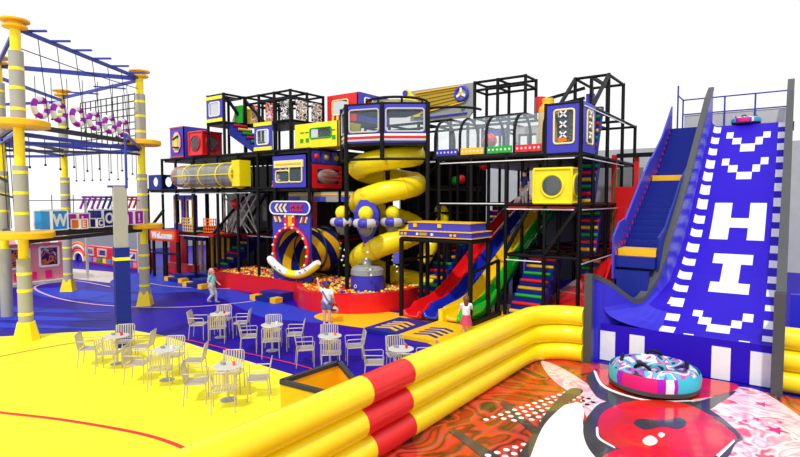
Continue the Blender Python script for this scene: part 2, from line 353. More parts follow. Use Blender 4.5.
for y in ys:
    z = lerp(prof, y); xw = lerp(wallx, y); top = lerp(rim, y); f = lerp([(14.4, 1.3), (15.0, .8), (15.6, .45), (16.2, .3)], y); row = []
    hz = z + min(.43, (top - z) * .7)
    row.append((xw, y, top)); row.append((xw, y, hz))
    for k in range(1, 7):
        a = PI / 2 * k / 6; row.append((xw + f * (1 - math.cos(a)), y, z + (hz - z) * (1 - math.sin(a))))
    x0 = xw + f
    for k in range(1, NS + 1): row.append((x0 + (-2.36 - x0) * k / NS, y, z))
    for k in range(1, NF + 1): row.append((-2.36 + (XR + 2.36) * k / NF, y, z))
    xs_all.append(row)
n = len(xs_all[0])
for row in xs_all: vs += row
for i in range(len(ys) - 1):
    for k in range(n - 1):
        a = i * n + k; fs.append((a, a + 1, a + n + 1, a + n)); p, q = xs_all[i][k], xs_all[i + 1][k + 1]
        cx, cy = (p[0] + q[0]) / 2, (p[1] + q[1]) / 2
        ms.append(1 if (k > 4 and is_white(cx, cy)) else (2 if (k < 3 or (k < 7 and cy < 15.5)) else 0))
mb.add(vs, fs, ms, False); o = mb.build('slide_lane', ['slideblue', 'white', 'slidewall'], t)
# solid sides under the lane
mb = MB(); P = [(-2.3, 14.6, .02)] + [(-2.3, y + .05, z - .06) for y, z in prof[1:]] + [(-2.3, 24.0, .02)]; mb.hull(P, (2.08, 0, 0)); mb.build('slide_base', 'navy', t)
# padded front skirt with printed bars
sk_ = MB(); sk_.box(-3.9, XR, 14.36, 14.44, .02, .95).build('front_skirt', 'slideblue', t)
for x0, x1 in ((-4.02, -3.53), (-3.18, -2.83), (-1.37, -.99), (-.61, -.22)): MB().box(max(x0, -3.9), x1, 14.34, 14.37, .02, .78).build('printed_bar', 'white', t)
def wall_strip(xf, th, nm, zf, y0=13.9, y1=24.75):
    mb = MB(); rm = MB(); Ys = [y0 + (y1 - y0) * i / 120 for i in range(121)]; vs = []; vr = []
    for y in Ys:
        x = xf(y); z = zf(y); vs += [(x - th / 2, y, 0), (x + th / 2, y, 0), (x + th / 2, y, z), (x - th / 2, y, z)]
        vr.append([(x - th / 2 - .02, y, z - .1), (x + th / 2 + .02, y, z - .1), (x + th / 2 + .02, y, z + .04), (x - th / 2 - .02, y, z + .04)])
    def sk(m_, vv):
        N = len(Ys); flatv = vv if isinstance(vv[0], tuple) else [p for r in vv for p in r]
        f = [(i * 4 + k, i * 4 + (k + 1) % 4, i * 4 + 4 + (k + 1) % 4, i * 4 + 4 + k) for i in range(N - 1) for k in range(4)] + [(3, 2, 1, 0), (N * 4 - 4, N * 4 - 3, N * 4 - 2, N * 4 - 1)]
        m_.add(flatv, f)
    sk(mb, vs); sk(rm, vr); o = mb.build('side_wall', 'slidewall', t); r = rm.build('rim', 'rubber', o)
    x = xf(y0); MB().box(x - th / 2 - .02, x + th / 2 + .02, y0 - .12, y0 + .02, 0, zf(y0) + .02).build('end_post', 'rubber', t)
wall_strip(lambda y: lerp(wallx, y) - .09, .15, 'l', lambda y: lerp(rim, y))
wall_strip(lambda y: XR + .1, .17, 'r', lambda y: lerp(rim, y) if y > 15.5 else lerp([(13.9, 2.2), (14.2, 2.15), (15.0, 1.75), (15.5, 1.65)], y))
# top platform and railings
MB().box(-3.9, .04, 24.03, 26.1, 6.85, 6.98).build('platform', 'dblue', t)
for a in (-3.85, -.25): MB().box(a, a + .15, 25.8, 26.0, 0, 6.85).build('platform_support', 'dark', t)
for x in (-3.75, -2.25, -1.22, -.16): MB().cyl((x, 25.44, 6.98), (x, 25.44, 8.34), .032, n=8).build('railing_post', 'beam', t)
for z in (7.72, 8.32): MB().cyl((-3.75, 25.44, z), (-.16, 25.44, z), .028, n=8).build('rail', 'beam', t)
MB().cyl((-3.75, 25.44, 8.32), (-3.75, 24.17, 8.32), .028, n=8).build('rail', 'beam', t)
MB().cyl((-3.75, 24.17, 6.98), (-3.75, 24.17, 8.7), .032, n=8).build('railing_post', 'beam', t)
MB().box(-3.7, -.16, 25.47, 25.5, 7.0, 7.68).build('kick_panel', 'lgrey', t)
# stairs beside
t = thing('slide_stairway', 'blue stairway with yellow landings climbing left of the giant slide', 'stairs', (-3.4, 17.4, 0))
sp = [(13.35, 0.88), (15.96, 2.62), (16.59, 2.62), (20.38, 4.82), (21.01, 4.82), (24.02, 6.98)]
SX0, SX1 = -3.89, -2.91
for (y0, z0), (y1, z1) in ((sp[0], sp[1]), (sp[2], sp[3]), (sp[4], sp[5])):
    k = max(1, round((z1 - z0) / .18))
    for i in range(k):
        ya, yb = y0 + (y1 - y0) * i / k, y0 + (y1 - y0) * (i + 1) / k; zt = z0 + (z1 - z0) * (i + 1) / k
        if ya < 15.55: continue
        MB().box(SX0, SX1, ya, yb + .06, zt - .3 if zt > .3 else 0, zt).build('step', 'dblue', t)
for y0, z0 in ((15.96, 2.62), (20.38, 4.82)):
    tag(MB().box(SX0, SX1, y0 - .04, y0 + .68, z0 - .08, z0 + .19).build('landing', 'amber', t), 'yellow landing')
def stz(y): return lerp(sp, y)
for x, segs, h in ((SX0 - .07, [(15.55, 16.75), (16.75, 20.2), (20.2, 24.0)], .92), (SX1 + .02, [(15.95, 17.85), (17.85, 21.0)], .6)):
    for a, b in segs:
        P = [(x, a, max(0, stz(a) - .35)), (x, b, stz(b) - .35), (x, b, stz(b) + h), (x, (a + b) / 2, stz((a + b) / 2) + h * 1.0), (x, a, stz(a) + h * .9)]
        MB().hull(P, (.055, 0, 0)).build('parapet', 'blue' if x < -3.5 else 'dblue', t)
MB().hull([(-3.88, 15.55, 0), (-3.88, 24.0, 0), (-3.88, 24.0, 6.6), (-3.88, 16.4, 2.3), (-3.88, 15.55, 2.0)], (.05, 0, 0)).build('stringer', 'navy', t)
for i in range(26):
    y = 15.6 + i * .32; MB().box(SX0, SX0 + .018, y, y + .08, stz(y) + .28, stz(y) + .38).build('edge_mark', 'red', t)
MB().box(SX0, SX1 - .12, 15.55, 15.9, 0, 2.24).build('base_block', 'dblue', t)
# low blue wall at the far right
t = tag(MB().box(.1, 4, 18.1, 18.3, 0, 1.6).build('padded_wall', 'slidewall', None, (2, 18.2, 0)), 'low blue padded wall at the right edge behind the yellow barrier', 'wall pad')
# red panels beside the stairs
t = thing('red_climbing_panel', 'tall red panel frame with windows between black tower and blue stairway', 'wall panel', (-5.3, 22.5, 0))
MB().win((-5.82, 22.5, 0), X, Z, 1.02, 5.95, -.1, [(.2, .84, 4.68, 5.9)]).box(-4.8, -4.15, 22.5, 22.6, 0, 4.4).build('panel', 'red', t)
MB().bar((-5.6, 22.45, 5.9), (-4.2, 22.45, 5.9), .16).build('top_beam', 'black', t)
t = thing('red_ramp', 'red padded sloping ramp at the foot of the blue stairway', 'ramp', (-6, 19, 0))
MB().hull([(-8.0, 20.6, 0), (-5.35, 16.6, 0), (-5.2, 21.0, 0), (-6, 21.4, 0)], (0, 0, .02)).add([(-8.0, 20.6, .03), (-5.35, 16.6, .03), (-5.2, 21, 2.2), (-6.0, 21.4, 1.2)], [(0, 1, 2), (0, 2, 3)]).build('ramp_mat', 'red', t)
MB().hull([(-5.18, 17.6, 0), (-5.18, 22.3, 0), (-5.18, 22.3, 3.6), (-5.18, 19.2, 1.3)], (.08, 0, 0)).build('side_panel', 'red', t)
MB_end = 0

# ---------------------------------------------------------------- snow tubes
def snow_tube(loc, s, label, tiltx=0):
    t = thing('snow_tube', label, 'inflatable tube', loc)
    MB().ring((loc[0], loc[1], loc[2] + .24 * s), Z, .62 * s, .25 * s, 40, 16).build('tube_body', 'camo', t)
    L = (loc[0], loc[1], loc[2])
    mb = MB()
    N = 72
    def sc_(i):
        d_ = i * 5
        for a_, c_ in ((60, 1), (72, 0), (110, 2), (120, 3), (180, 1), (230, 1), (240, 0), (284, 2), (292, 0), (303, 3), (310, 0), (361, 1)):
            if d_ < a_: return c_
    vs = []; fs = []; ms = []
    for i in range(N):
        a = 2 * PI * i / N
        for r, z in ((.885, .12), (.905, .28), (.87, .4)): vs.append((L[0] + r * s * math.cos(a), L[1] + r * s * math.sin(a), L[2] + z * s))
        for k in range(2): fs.append((i * 3 + k, ((i + 1) % N) * 3 + k, ((i + 1) % N) * 3 + k + 1, i * 3 + k + 1)); ms.append(sc_(i))
    mb.add(vs, fs, ms, True); mb.build('side_band', ['purple', 'cyan', 'magenta', 'white', 'magenta'], t)
    MB().lathe(L, [(.8 * s, .0), (.88 * s, .03), (.9 * s, .11 * s), (.86 * s, .13 * s)], 40).build('base_cover', 'rubber', t)
    MB().lathe((L[0], L[1], L[2] + .16 * s), [(.42 * s, 0), (.44 * s, .05)], 24).build('seat', 'dark', t)
    for a in (.15, 1.75, 3.3, 4.55):
        cx, cy = L[0] + .62 * s * math.cos(a), L[1] + .62 * s * math.sin(a)
        MB().ring((cx, cy, L[2] + .46 * s), (math.cos(a), math.sin(a), 0), .15 * s, .035 * s, 14, 8, sc=.75, a0=0, a1=PI).build('handle', 'black', t)
    return t
snow_tube((-2.34, 12.9, .06), 1.05, 'large camouflage inflatable ring with handles at the foot of the giant slide')
snow_tube((-1.44, 24.3, 7.01), .54, 'small pink and turquoise inflatable ring waiting at the slide top')
# ================================================================ black frame towers
def tower(name, label, loc, xs, ys, top, levels, zb=0, pr=.07, br=.055, decks=(), cond=None, extra=()):
    t = thing(name, label, 'play tower', loc)
    for x in xs:
        for y in ys:
            h = top(x, y)
            if h: MB().cyl((x, y, zb if not isinstance(zb, dict) else zb.get((x, y), 0)), (x, y, h + br), pr, n=8).build('post', 'black', t)
    for L in levels:
        for y in ys:
            run = []
            for x in list(xs) + [None]:
                ok = x is not None and top(x, y) >= L - .01 and (not cond or cond(x, y, L))
                if ok: run.append(x)
                else:
                    if len(run) > 1: MB().cyl((run[0] - .05, y, L), (run[-1] + .05, y, L), br, n=8).build('beam', 'black', t)
                    run = []
        for x in xs:
            run = []
            for y in list(ys) + [None]:
                ok = y is not None and top(x, y) >= L - .01 and (not cond or cond(x, y, L))
                if ok: run.append(y)
                else:
                    if len(run) > 1: MB().cyl((x, run[0] - .05, L), (x, run[-1] + .05, L), br, n=8).build('beam', 'black', t)
                    run = []
    for d in decks:
        MB().box(*d[:6]).build('deck', d[6] if len(d) > 6 else 'dark', t)
    for p, q in extra: MB().bar(p, q, .11).build('brace', 'black', t)
    return t

# left tower, lower storeys
LX = (-28.94, -27.48, -26.2, -24.6, -22.65, -21.1, -19.65, -18.5, -16.38); LY = (16.2, 18.0, 20.0, 22.0)
def ltop(x, y): return 4.72 if x < -28 else 6.3
LT = tower('black_play_tower', 'wide black padded frame of the left play tower behind the ball pit', (-22.6, 19, 0), LX, LY, ltop, (2.45, 4.68, 6.3),
      cond=lambda x, y, L: not (L < 3 and y < 17 and x > -22.7),
      decks=((-28.9, -23.2, 16.3, 22, 2.3, 2.42, 'dred'), (-23.2, -16.4, 18.1, 22, 2.3, 2.42, 'dred'), (-28.9, -16.4, 16.3, 22, 4.56, 4.66, 'dark'), (-24.6, -16.4, 16.3, 22, 6.16, 6.26, 'dark'), (-27.4, -24.6, 16.3, 20, 6.16, 6.26, 'dark')),
      extra=(((-28.9, 16.25, 2.6), (-27.5, 16.25, 3.6)), ((-23.2, 18.0, 2.5), (-21.1, 18.0, 4.6)), ((-21.1, 18.0, 2.5), (-18.6, 18.0, 4.6)), ((-23.1, 16.25, 2.5), (-22.65, 18, 4.5))))
for x0, x1, y, z in ((-27.4, -23.3, 16.24, 2.33), (-22.6, -16.5, 18.04, 2.33), (-28.8, -20, 16.16, 4.5)):  # white strips paint the lit highlight under the front deck edges
    tag(MB().box(x0, x1, y - .14, y - .11, z - .035, z).build('highlight_strip', 'white', LT), 'white strip painting the highlight along the deck edge')
tag(MB().box(-28.5, -16.4, 21.9, 22.0, 0, 6.2).build('rear_screen', 'black', LT), 'dark rear screen')
# left tower, upper storeys
tower('black_tower_top', 'black upper cage frame holding the yellow banded window box, highest at left', (-22.6, 16.2, 6.3), (-23.3, -22.03), (16.2, 17.4), lambda x, y: 9.2, (7.85, 9.2), zb=6.36,
      decks=((-23.3, -22.0, 16.2, 17.4, 7.75, 7.84),), extra=(((-22.03, 16.3, 9.1), (-22.03, 17.4, 7.9)), ((-22.03, 17.4, 9.1), (-20.6, 17.4, 7.9))))
tower('black_tower_top', 'black open upper cage frame in front of comic painted panels', (-20.4, 17.4, 6.3), (-22.0, -21.0, -19.9, -18.8), (17.44, 18.5, 19.6), lambda x, y: 9.2, (7.85, 8.85, 9.2), zb=6.36,
      decks=((-22.0, -18.8, 17.5, 19.6, 7.75, 7.84),))
# middle tower carrying round room
tower('black_middle_tower', 'black frame behind the spiral slide and round room', (-13.5, 20, 0), (-16.2, -14.8, -13.2, -11.6), (19.7, 21.2, 22.6), lambda x, y: 7.5, (2.3, 3.6, 4.7, 6.2, 7.5),
      decks=((-16.2, -11.6, 19.8, 22.6, 2.15, 2.26, 'dred'), (-16.2, -11.6, 19.8, 22.6, 4.56, 4.66), (-16.2, -11.6, 19.8, 22.6, 6.06, 6.16)), extra=(((-16.1, 19.65, 2.4), (-14.8, 19.65, 4.6)), ((-13.2, 19.65, 4.8), (-11.7, 19.65, 6.1))))
# right tower
RX = (-11.1, -9.7, -8.28, -6.84, -5.65); RY = (18.0, 19.45, 21.2, 23.4, 25.6)
def rtop(x, y):
    if y < 21: return 5.75 if x < -6.9 else 7.38
    return 7.38
RT = tower('black_right_tower', 'tall black frame of the right play tower around the four lane slide', (-8.3, 21, 0), RX, RY, rtop, (2.2, 4.0, 5.72, 7.38),
      cond=lambda x, y, L: not (L < 5 and -11 < x < -8.3 and 18.5 < y < 25) and not (L < 3 and x < -9),
      decks=((-11.1, -5.65, 25.6, 27.6, 3.86, 3.96, 'dred'), (-8.2, -5.7, 19.6, 25.6, 3.86, 3.96, 'dark'), (-8.2, -5.7, 20.4, 25.6, 2.08, 2.16, 'dred'), (-11.1, -5.7, 19.5, 25.6, 5.6, 5.68, 'dark'), (-6.84, -5.7, 18.0, 19.5, 5.6, 5.68, 'dark'), (-8.28, -5.7, 18.0, 19.4, 3.86, 3.96, 'dred')),
      extra=(((-8.25, 17.95, 2.3), (-7.4, 17.95, 3.9)), ((-6.8, 17.95, 2.3), (-5.7, 17.95, 3.9))))
for x0, x1, y, z in ((-11, -8.3, 18, 4.05), (-8.2, -6.9, 18, 2.05), (-8.2, -5.8, 18, 3.86), (-11.0, -5.8, 18, 5.58)):  # bright lines of light on the deck edges, put in as white strips
    tag(MB().box(x0, x1, y - .12, y - .09, z - .035, z).build('highlight_strip', 'white', RT), 'white strip painting the highlight along the deck edge')
for z in (2.05, 3.86, 5.58, 7.28): tag(MB().box(-5.57, -5.54, 18.05, 23.3, z - .035, z).build('highlight_strip', 'white', RT), 'white strip painting the highlight along the deck edge')  # same painted highlight along the right side
tag(MB().box(-11.1, -5.7, 27.6, 27.7, 0, 5.7).build('rear_screen', 'backwall', RT), 'grey rear screen')
tower('black_cage_peak', 'topmost black cage with slanting braces at the right end of the tower', (-6.2, 22.3, 7.4), (-6.9, -5.65), (21.2, 23.4), lambda x, y: 8.85, (8.85,), zb=7.45,
      extra=(((-6.9, 21.2, 8.85), (-6.9, 19.3, 7.45)), ((-5.65, 21.2, 8.85), (-5.65, 19.3, 7.45)), ((-8.6, 22.4, 8.4), (-6.9, 22.4, 8.7)), ((-8.6, 22.4, 8.05), (-6.9, 22.4, 8.3)), ((-6.28, 21.2, 8.85), (-6.28, 23.4, 8.85)), ((-6.28, 23.4, 7.4), (-6.28, 23.4, 8.85)), ((-6.28, 21.2, 7.4), (-6.28, 21.2, 8.85))))
tower('black_cage', 'black open rooftop cage right of the grey gear panel', (-9.7, 21, 7.4), (-10.9, -9.85, -8.65), (20.5, 21.6), lambda x, y: 9.08, (7.6, 8.75, 9.08), zb=7.45)
# suitcase canopy frame
t = thing('black_canopy_frame', 'low black frame carrying the blue suitcase over the slides', 'frame', (-9.8, 16.7, 0))
for x in (-11.2, -8.42):
    for y in (15.62, 16.9): MB().cyl((x, y, 0), (x, y, 2.8), .085, n=8).build('post', 'black', t)
for x in (-10.8, -10.05): MB().cyl((x, 17.9, 0) if x < -10.5 else (x, 16.9, 2.0), (x, 17.9, 2.7) if x < -10.5 else (x, 16.9, 2.8), .07, n=8).build('post', 'black', t)
MB().cyl((-8.42, 17.7, 0), (-8.42, 17.7, 2.0), .08, n=8).build('post', 'black', t)
for y in (15.62, 16.9): MB().cyl((-11.2, y, 2.78), (-8.42, y, 2.78), .08, n=8).build('beam', 'black', t)
for x in (-11.2, -8.42): MB().cyl((x, 15.62, 2.78), (x, 16.9, 2.78), .08, n=8).build('beam', 'black', t)
MB().cyl((-8.42, 15.62, 1.75), (-8.42, 17.7, 2.0), .06, n=8).build('rail', 'black', t)
MB().cyl((-11.2, 15.7, 2.0), (-11.2, 17.7, 2.0), .05, n=8).build('rail', 'black', t)
MB().box(-8.52, -8.32, 15.5, 17.8, 0, .16).build('base_beam', 'black', t)
t = thing('suitcase', 'giant flat blue suitcase with yellow trim lying on the black canopy frame', 'suitcase', (-9.8, 16.3, 2.88))
MB().box(-11.25, -8.35, 15.55, 16.95, 2.88, 3.08).build('lower_shell', 'blue', t)
MB().box(-11.0, -8.5, 15.75, 16.85, 3.11, 3.38).build('lid', 'blue', t)
for z in (2.88, 3.08): MB().box(-11.28, -8.32, 15.52, 16.98, z, z + .03).build('trim_strip', 'amber', t)
MB().box(-11.02, -8.48, 15.73, 16.87, 3.37, 3.4).build('trim_strip', 'amber', t)
for x in (-10.75, -9.75): MB().box(x, x + .14, 15.7, 15.75, 3.22, 3.34).build('latch', 'amber', t)
MB().box(-10.35, -10.05, 15.5, 15.55, 2.95, 3.04).build('nameplate', 'gold', t)
for x in (-11.15, -11.0, -9.15, -9.0): MB().box(x, x + .08, 15.51, 15.55, 2.95, 3.03).build('rivet', 'amber', t)
for x in (-10.5, -9.9): MB().box(x, x + .08, 15.51, 15.55, 2.95, 3.03).build('rivet', 'white', t)

# ---------------------------------------------------------------- four lane slide
lane = [(15.0, .22), (16.0, .25), (17.0, .38), (18.1, .85), (19.3, 1.5), (20.8, 2.3), (22.5, 3.15), (24.2, 3.85), (25.4, 4.02), (26.2, 4.04)]
def lane_slide(x, w, m, label, y0):
    t = thing('lane_slide', label, 'slide', (x, 20, 0), 'four parallel lane slides'); L = [(y, z) for y, z in lane]
    L[0] = (y0, .2); vs = []; W = w / 2; sec = [(-W, .34), (-W + .04, .36), (-W + .1, .1), (-W + .2, 0), (W - .2, 0), (W - .1, .1), (W - .04, .36), (W, .34), (W, -.12), (-W, -.12)]
    S = smooth_line([(0, y, z) for y, z in L], 4); n = len(sec); fs = []
    for p in S: vs += [(x + a, p.y, p.z + b * (1 if p.y > 15.6 else .5)) for a, b in sec]
    for i in range(len(S) - 1):
        for k in range(n): fs.append((i * n + k, i * n + (k + 1) % n, (i + 1) * n + (k + 1) % n, (i + 1) * n + k))
    fs += [list(range(n))[::-1], [(len(S) - 1) * n + k for k in range(n)]]
    mb = MB().add(vs, fs, 0, True); mb.build('chute', m, t)
    for y in (18.1, 22.5): MB().box(x - W + .1, x + W - .1, y - .06, y + .06, 0, lerp(lane, y) - .1).build('support', 'black', t)
lane_slide(-10.42, .66, 'slred', 'glossy red slide lane, leftmost of the four', 15.1)
lane_slide(-9.76, .62, 'slblue', 'glossy dark blue slide lane between the red and yellow lanes', 15.3)
lane_slide(-9.12, .62, 'slyellow', 'glossy yellow slide lane between the blue and green lanes', 15.6)
lane_slide(-8.62, .36, 'slgreen', 'glossy green slide lane, rightmost of the four', 15.4)
for nm, lb, x0, x1, m, cm in (('landing_mat', 'blue landing mat with four yellow chevrons at the slide end', -10.84, -9.48, 'dblue', 'amber'), ('landing_mat', 'yellow landing mat with four blue chevrons at the slide end', -9.46, -7.95, 'amber', 'dblue')):
    t = thing(nm, lb, 'mat', ((x0 + x1) / 2, 14, 0)); MB().box(x0, x1, 13.05, 14.98 if x0 < -10 else 15.3, .012, .12).build('pad', m, t)
    cx = (x0 + x1) / 2
    for k in range(4):
        y = 13.3 + k * .3
        MB().hull([(cx - .42, y, .12), (cx, y + .2, .12), (cx + .42, y, .12), (cx + .42, y + .14, .12), (cx, y + .34, .12), (cx - .42, y + .14, .12)], (0, 0, .01)).build('chevron', cm, t)
tag(MB().box(-9.46, -9.3, 15.32, 17.2, .01, .5).build('lane_divider', 'yellow', None, (-9.4, 16, 0)), 'low yellow padded divider between blue and yellow slide lanes', 'pad')

# ---------------------------------------------------------------- padded stairs with coloured rungs
def rung_stair(label, p0, dirv, side, w, run, rise, n, cols, stair_m='dblue'):
    """soft ramp stair: p0 lower left corner, dirv uphill (unit), side across (unit)"""
    t = thing('padded_stairs', label, 'stairs', p0); p0, d, s_ = Vector(p0), Vector(dirv), Vector(side); mb = MB()
    P = [p0]
    for i in range(n): P += [p0 + d * run * i / n + Vector((0, 0, rise * (i + 1) / n)), p0 + d * run * (i + 1) / n + Vector((0, 0, rise * (i + 1) / n))]
    P.append(p0 + d * run + Vector((0, 0, rise - .5 if rise > .6 else 0))); P.append(p0 + d * .3)
    mb.hull(P, s_ * w); mb.build('stair_body', stair_m, t)
    for i in range(n):
        c = p0 + d * (run * i / n + .02) + Vector((0, 0, rise * (i + 1) / n - .05)); MB().cyl(c + s_ * .08, c + s_ * (w - .08), .065, n=10).build('rung', cols[i % len(cols)], t)
    return t
RGB = ['amber', 'red', 'green']
rung_stair('blue padded stairs with coloured rungs right of the green slide', (-8.15, 17.95, 0), Y, X, 1.2, 2.3, 2.2, 9, RGB)
rung_stair('blue padded stairs with coloured rungs left of the red slide', (-12.3, 17.75, 0), Y, X, 1.0, 3.0, 2.3, 9, RGB)
rung_stair('blue padded stairs with coloured rungs behind the left end of the ball pit', (-25.2, 17.15, 0), Y, X, 1.1, 3.1, 2.35, 9, RGB)
rung_stair('padded stairs with coloured rungs on the second storey behind the red slide top', (-12.1, 23.2, 2.3), Y, X, 1.1, 1.8, 1.6, 6, RGB)
rung_stair('upper padded stairs with coloured rungs below the high window box at left', (-21.9, 16.6, 6.35), (-1, 0, 0), Y, .9, .1, .1, 1, ['amber']) if False else None
rung_stair('coloured rung stairs slanting down beside the small window box at top left', (-19.9, 16.5, 6.3), (-1, 0, 0), Y, .9, 2.2, 1.5, 7, ['amber', 'red', 'green', 'red', 'green'])
def ladder(label, x, y, z0, z1, n, lean=.9):
    t = thing('climbing_ladder', label, 'ladder', (x, y, z0))
    MB().hull([(x - .35, y, z0), (x - .35, y + lean, z1), (x - .35, y + lean + .25, z1), (x - .35, y + .25, z0)], (.7, 0, 0)).build('ladder_pad', 'dblue', t)
    for i in range(n):
        f = (i + .5) / n; MB().cyl((x - .33, y + lean * f - .02, z0 + (z1 - z0) * f), (x + .33, y + lean * f - .02, z0 + (z1 - z0) * f), .07, n=8).build('rung', RGB[i % 3], t)
ladder('steep blue ladder with coloured rungs on the top storey beside the big window box', -6.05, 19.9, 5.75, 7.6, 7, .7)
ladder('steep blue ladder with coloured rungs on the middle storey at the tower right side', -6.05, 19.7, 4.0, 5.55, 6, .6)
ladder('steep blue ladder with coloured rungs under the middle storey at the tower right side', -6.05, 20.2, 2.2, 3.8, 6, .5)
ladder('steep blue ladder with coloured rungs on the ground storey at the tower right side', -6.05, 20.4, .02, 2.0, 7, .5)
ladder('narrow second ladder of coloured rungs on the middle storey behind the yellow cube', -7.0, 21.3, 4.0, 5.5, 5, .6)

# ---------------------------------------------------------------- tube bridge and sign box
t = thing('tunnel_bridge', 'clear barrel roofed bridge with four coloured starred strips', 'bridge', (-9, 18.7, 5.8))
MB().box(-11.4, -6.9, 18.02, 19.5, 5.76, 5.86).build('floor_panel', 'dark', t)
bx = [-11.3, -10.2, -9.1, -8.0, -6.92]
for i in range(4):
    a, b = bx[i] + .07, bx[i + 1] - .07; y = 18.0
    st_ = MB().box(a, b, y - .05, y, 5.86, 6.1).build('strip', ['blue', 'amber', 'green', 'red'][i], t); tag(st_, ['blue', 'amber', 'green', 'red'][i] + ' starred strip')
    for k in range(6):
        c = (a + (b - a) * (k + .5) / 6, y - .06, 5.98); P = [(c[0] + (.055 if j % 2 == 0 else .025) * math.cos(2 * PI * j / 10), c[1], c[2] + (.055 if j % 2 == 0 else .025) * math.sin(2 * PI * j / 10)) for j in range(10)]
        MB().hull(P, (0, .015, 0)).build('star', 'white', st_)
    vs = []; N = 10
    for x in (a, b):
        for k in range(N + 1):
            an = PI * k / N; vs.append((x, 18.76 - .74 * math.cos(an), 6.55 + .75 * math.sin(an) if 0 < k < N else 6.1))
    MB().add(vs, [(k, k + 1, N + 2 + k, N + 1 + k) for k in range(N)], 0, True).build('canopy', 'clear', t)
for x in bx:
    P = [(x, 18.02, 5.86)] + [(x, 18.76 - .74 * math.cos(PI * k / 10), 6.55 + .75 * math.sin(PI * k / 10)) for k in range(11)] + [(x, 19.5, 5.86)]
    MB().tube(P, .055, 8).build('hoop', 'black', t)
def window_box(name, label, x0, x1, y0, y1, z0, z1, m, fw, sw=None, frame_m='cream', pane='winglass', cat='play box', top=True, edge='black', side=True):
    """box with framed windows: fw = window on front (-Y) face, sw = on right (+X) face (x0,x1,z0,z1 in face metres)"""
    t = thing(name, label, cat, ((x0 + x1) / 2, (y0 + y1) / 2, z0)); W, D, Hh = x1 - x0, y1 - y0, z1 - z0
    for o, u, w_, hs, nm in (((x0, y0, z0), X, W, fw, 'front_panel'), ((x1, y0, z0), Y, D, sw or [], 'side_panel')):
        if nm == 'side_panel' and not side: continue
        p = MB().win(o, u, Z, w_, Hh, -.05, hs).build(nm, m, t)
        for h in hs:
            q = Vector(o) - Vector(u).cross(Vector(Z)) * -.01
            MB().rrect(Vector(o) + Vector(u).cross(Vector(Z)) * .01, u, Z, h[0], h[1], h[2], h[3], .09, .035).build('window_frame', frame_m, p)
            a = Vector(o) - Vector(u).cross(Vector(Z)) * .02
            MB().add([a + Vector(u) * h[0] + Vector(Z) * h[2], a + Vector(u) * h[1] + Vector(Z) * h[2], a + Vector(u) * h[1] + Vector(Z) * h[3], a + Vector(u) * h[0] + Vector(Z) * h[3]], [(0, 1, 2, 3)]).build('pane', pane, p)
    if top: MB().box(x0, x1 - .05, y0 + .05, y1, z1 - .05, z1).build('roof_panel', edge, t)
    MB().box(x0, x1 - .05, y0 + .05, y1, z0, z0 + .04).build('floor_panel', edge, t)
    if side: MB().box(x0, x1, y1 - .05, y1, z0 + .05, z1 - .06).build('rear_panel', 'graf', t)
    return t
t = window_box('sign_box', 'big purple blue window box with white crosses at the upper right of the tower', -6.84, -5.58, 17.96, 19.42, 5.76, 7.42, 'blue', [(.3, .98, .3, 1.42)], [(.45, 1.1, .3, 1.42)])
for i in range(3):
    for f in (1, -1): MB().bar((-6.22 - .11, 17.93, 6.35 + i * .34 - .1 * f), (-6.22 + .11, 17.93, 6.35 + i * .34 + .1 * f), .05).build('cross_mark', 'white', t)
for i in range(3):
    for f in (1, -1): MB().bar((-5.55, 18.72 - .1, 6.35 + i * .34 - .1 * f), (-5.55, 18.72 + .1, 6.35 + i * .34 + .1 * f), .05).build('cross_mark', 'white', t)
MB().box(-6.4, -6.1, 17.94, 17.95, 6.12, 6.25).build('colour_bar', 'orange', t)
MB().box(-6.42, -6.4, 17.94, 17.95, 6.1, 7.1).build('colour_bar', 'dark', t)

# cubes with round portholes
def port_cube(name, label, c, w, d, h, m, r, ringm=None):
    x0, x1, y0, y1, z0, z1 = c[0] - w / 2, c[0] + w / 2, c[1] - d / 2, c[1] + d / 2, c[2], c[2] + h
    t = thing(name, label, 'play cube', c)
    for nm, o, u, W in (('front_panel', (x0, y0, z0), X, w), ('side_panel', (x1, y0, z0), Y, d)):
        p = MB().hole(o, u, Z, W, h, W / 2, h / 2, r, -.05).build(nm, m, t); n_ = Vector(u).cross(Vector(Z)); cc = Vector(o) + Vector(u) * W / 2 + Vector(Z) * h / 2
        MB().ring(cc + n_ * .01, n_, r, .045, 32, 8).build('porthole_rim', ringm or m, p)
        MB().sph(cc - n_ * .02, r, 20, sc=(1, .35, 1) if nm == 'front_panel' else (.35, 1, 1)).build('bubble_window', 'winglass', p)
    MB().box(x0, x1 - .05, y0 + .05, y1, z1 - .05, z1).build('roof_panel', m, t); MB().box(x0, x1 - .05, y0 + .05, y1, z0, z0 + .05).build('floor_panel', m, t)
    MB().box(x0, x0 + .05, y0 + .05, y1, z0 + .05, z1 - .05).build('side_panel', m, t); MB().box(x0 + .05, x1 - .05, y1 - .05, y1, z0 + .05, z1 - .05).build('rear_panel', m, t)
    for a, b in (((x0, y0, z0), (x1, y0, z0)), ((x0, y0, z1), (x1, y0, z1)), ((x1, y0, z0), (x1, y0, z1)), ((x0, y0, z0), (x0, y0, z1)), ((x1, y0, z1), (x1, y1, z1)), ((x1, y0, z0), (x1, y1, z0))):
        MB().cyl(a, b, .05, n=8).build('rounded_edge', m, t)
    return t
port_cube('yellow_cube', 'yellow moulded cube with round portholes above the slides', (-6.5, 18.25, 4.07), 1.3, 1.0, 1.14, 'yellow', .38)
port_cube('red_cube', 'red moulded cube with round portholes at top left', (-24.05, 16.55, 6.4), 1.1, 1.15, 1.12, 'red', .36, 'dred')
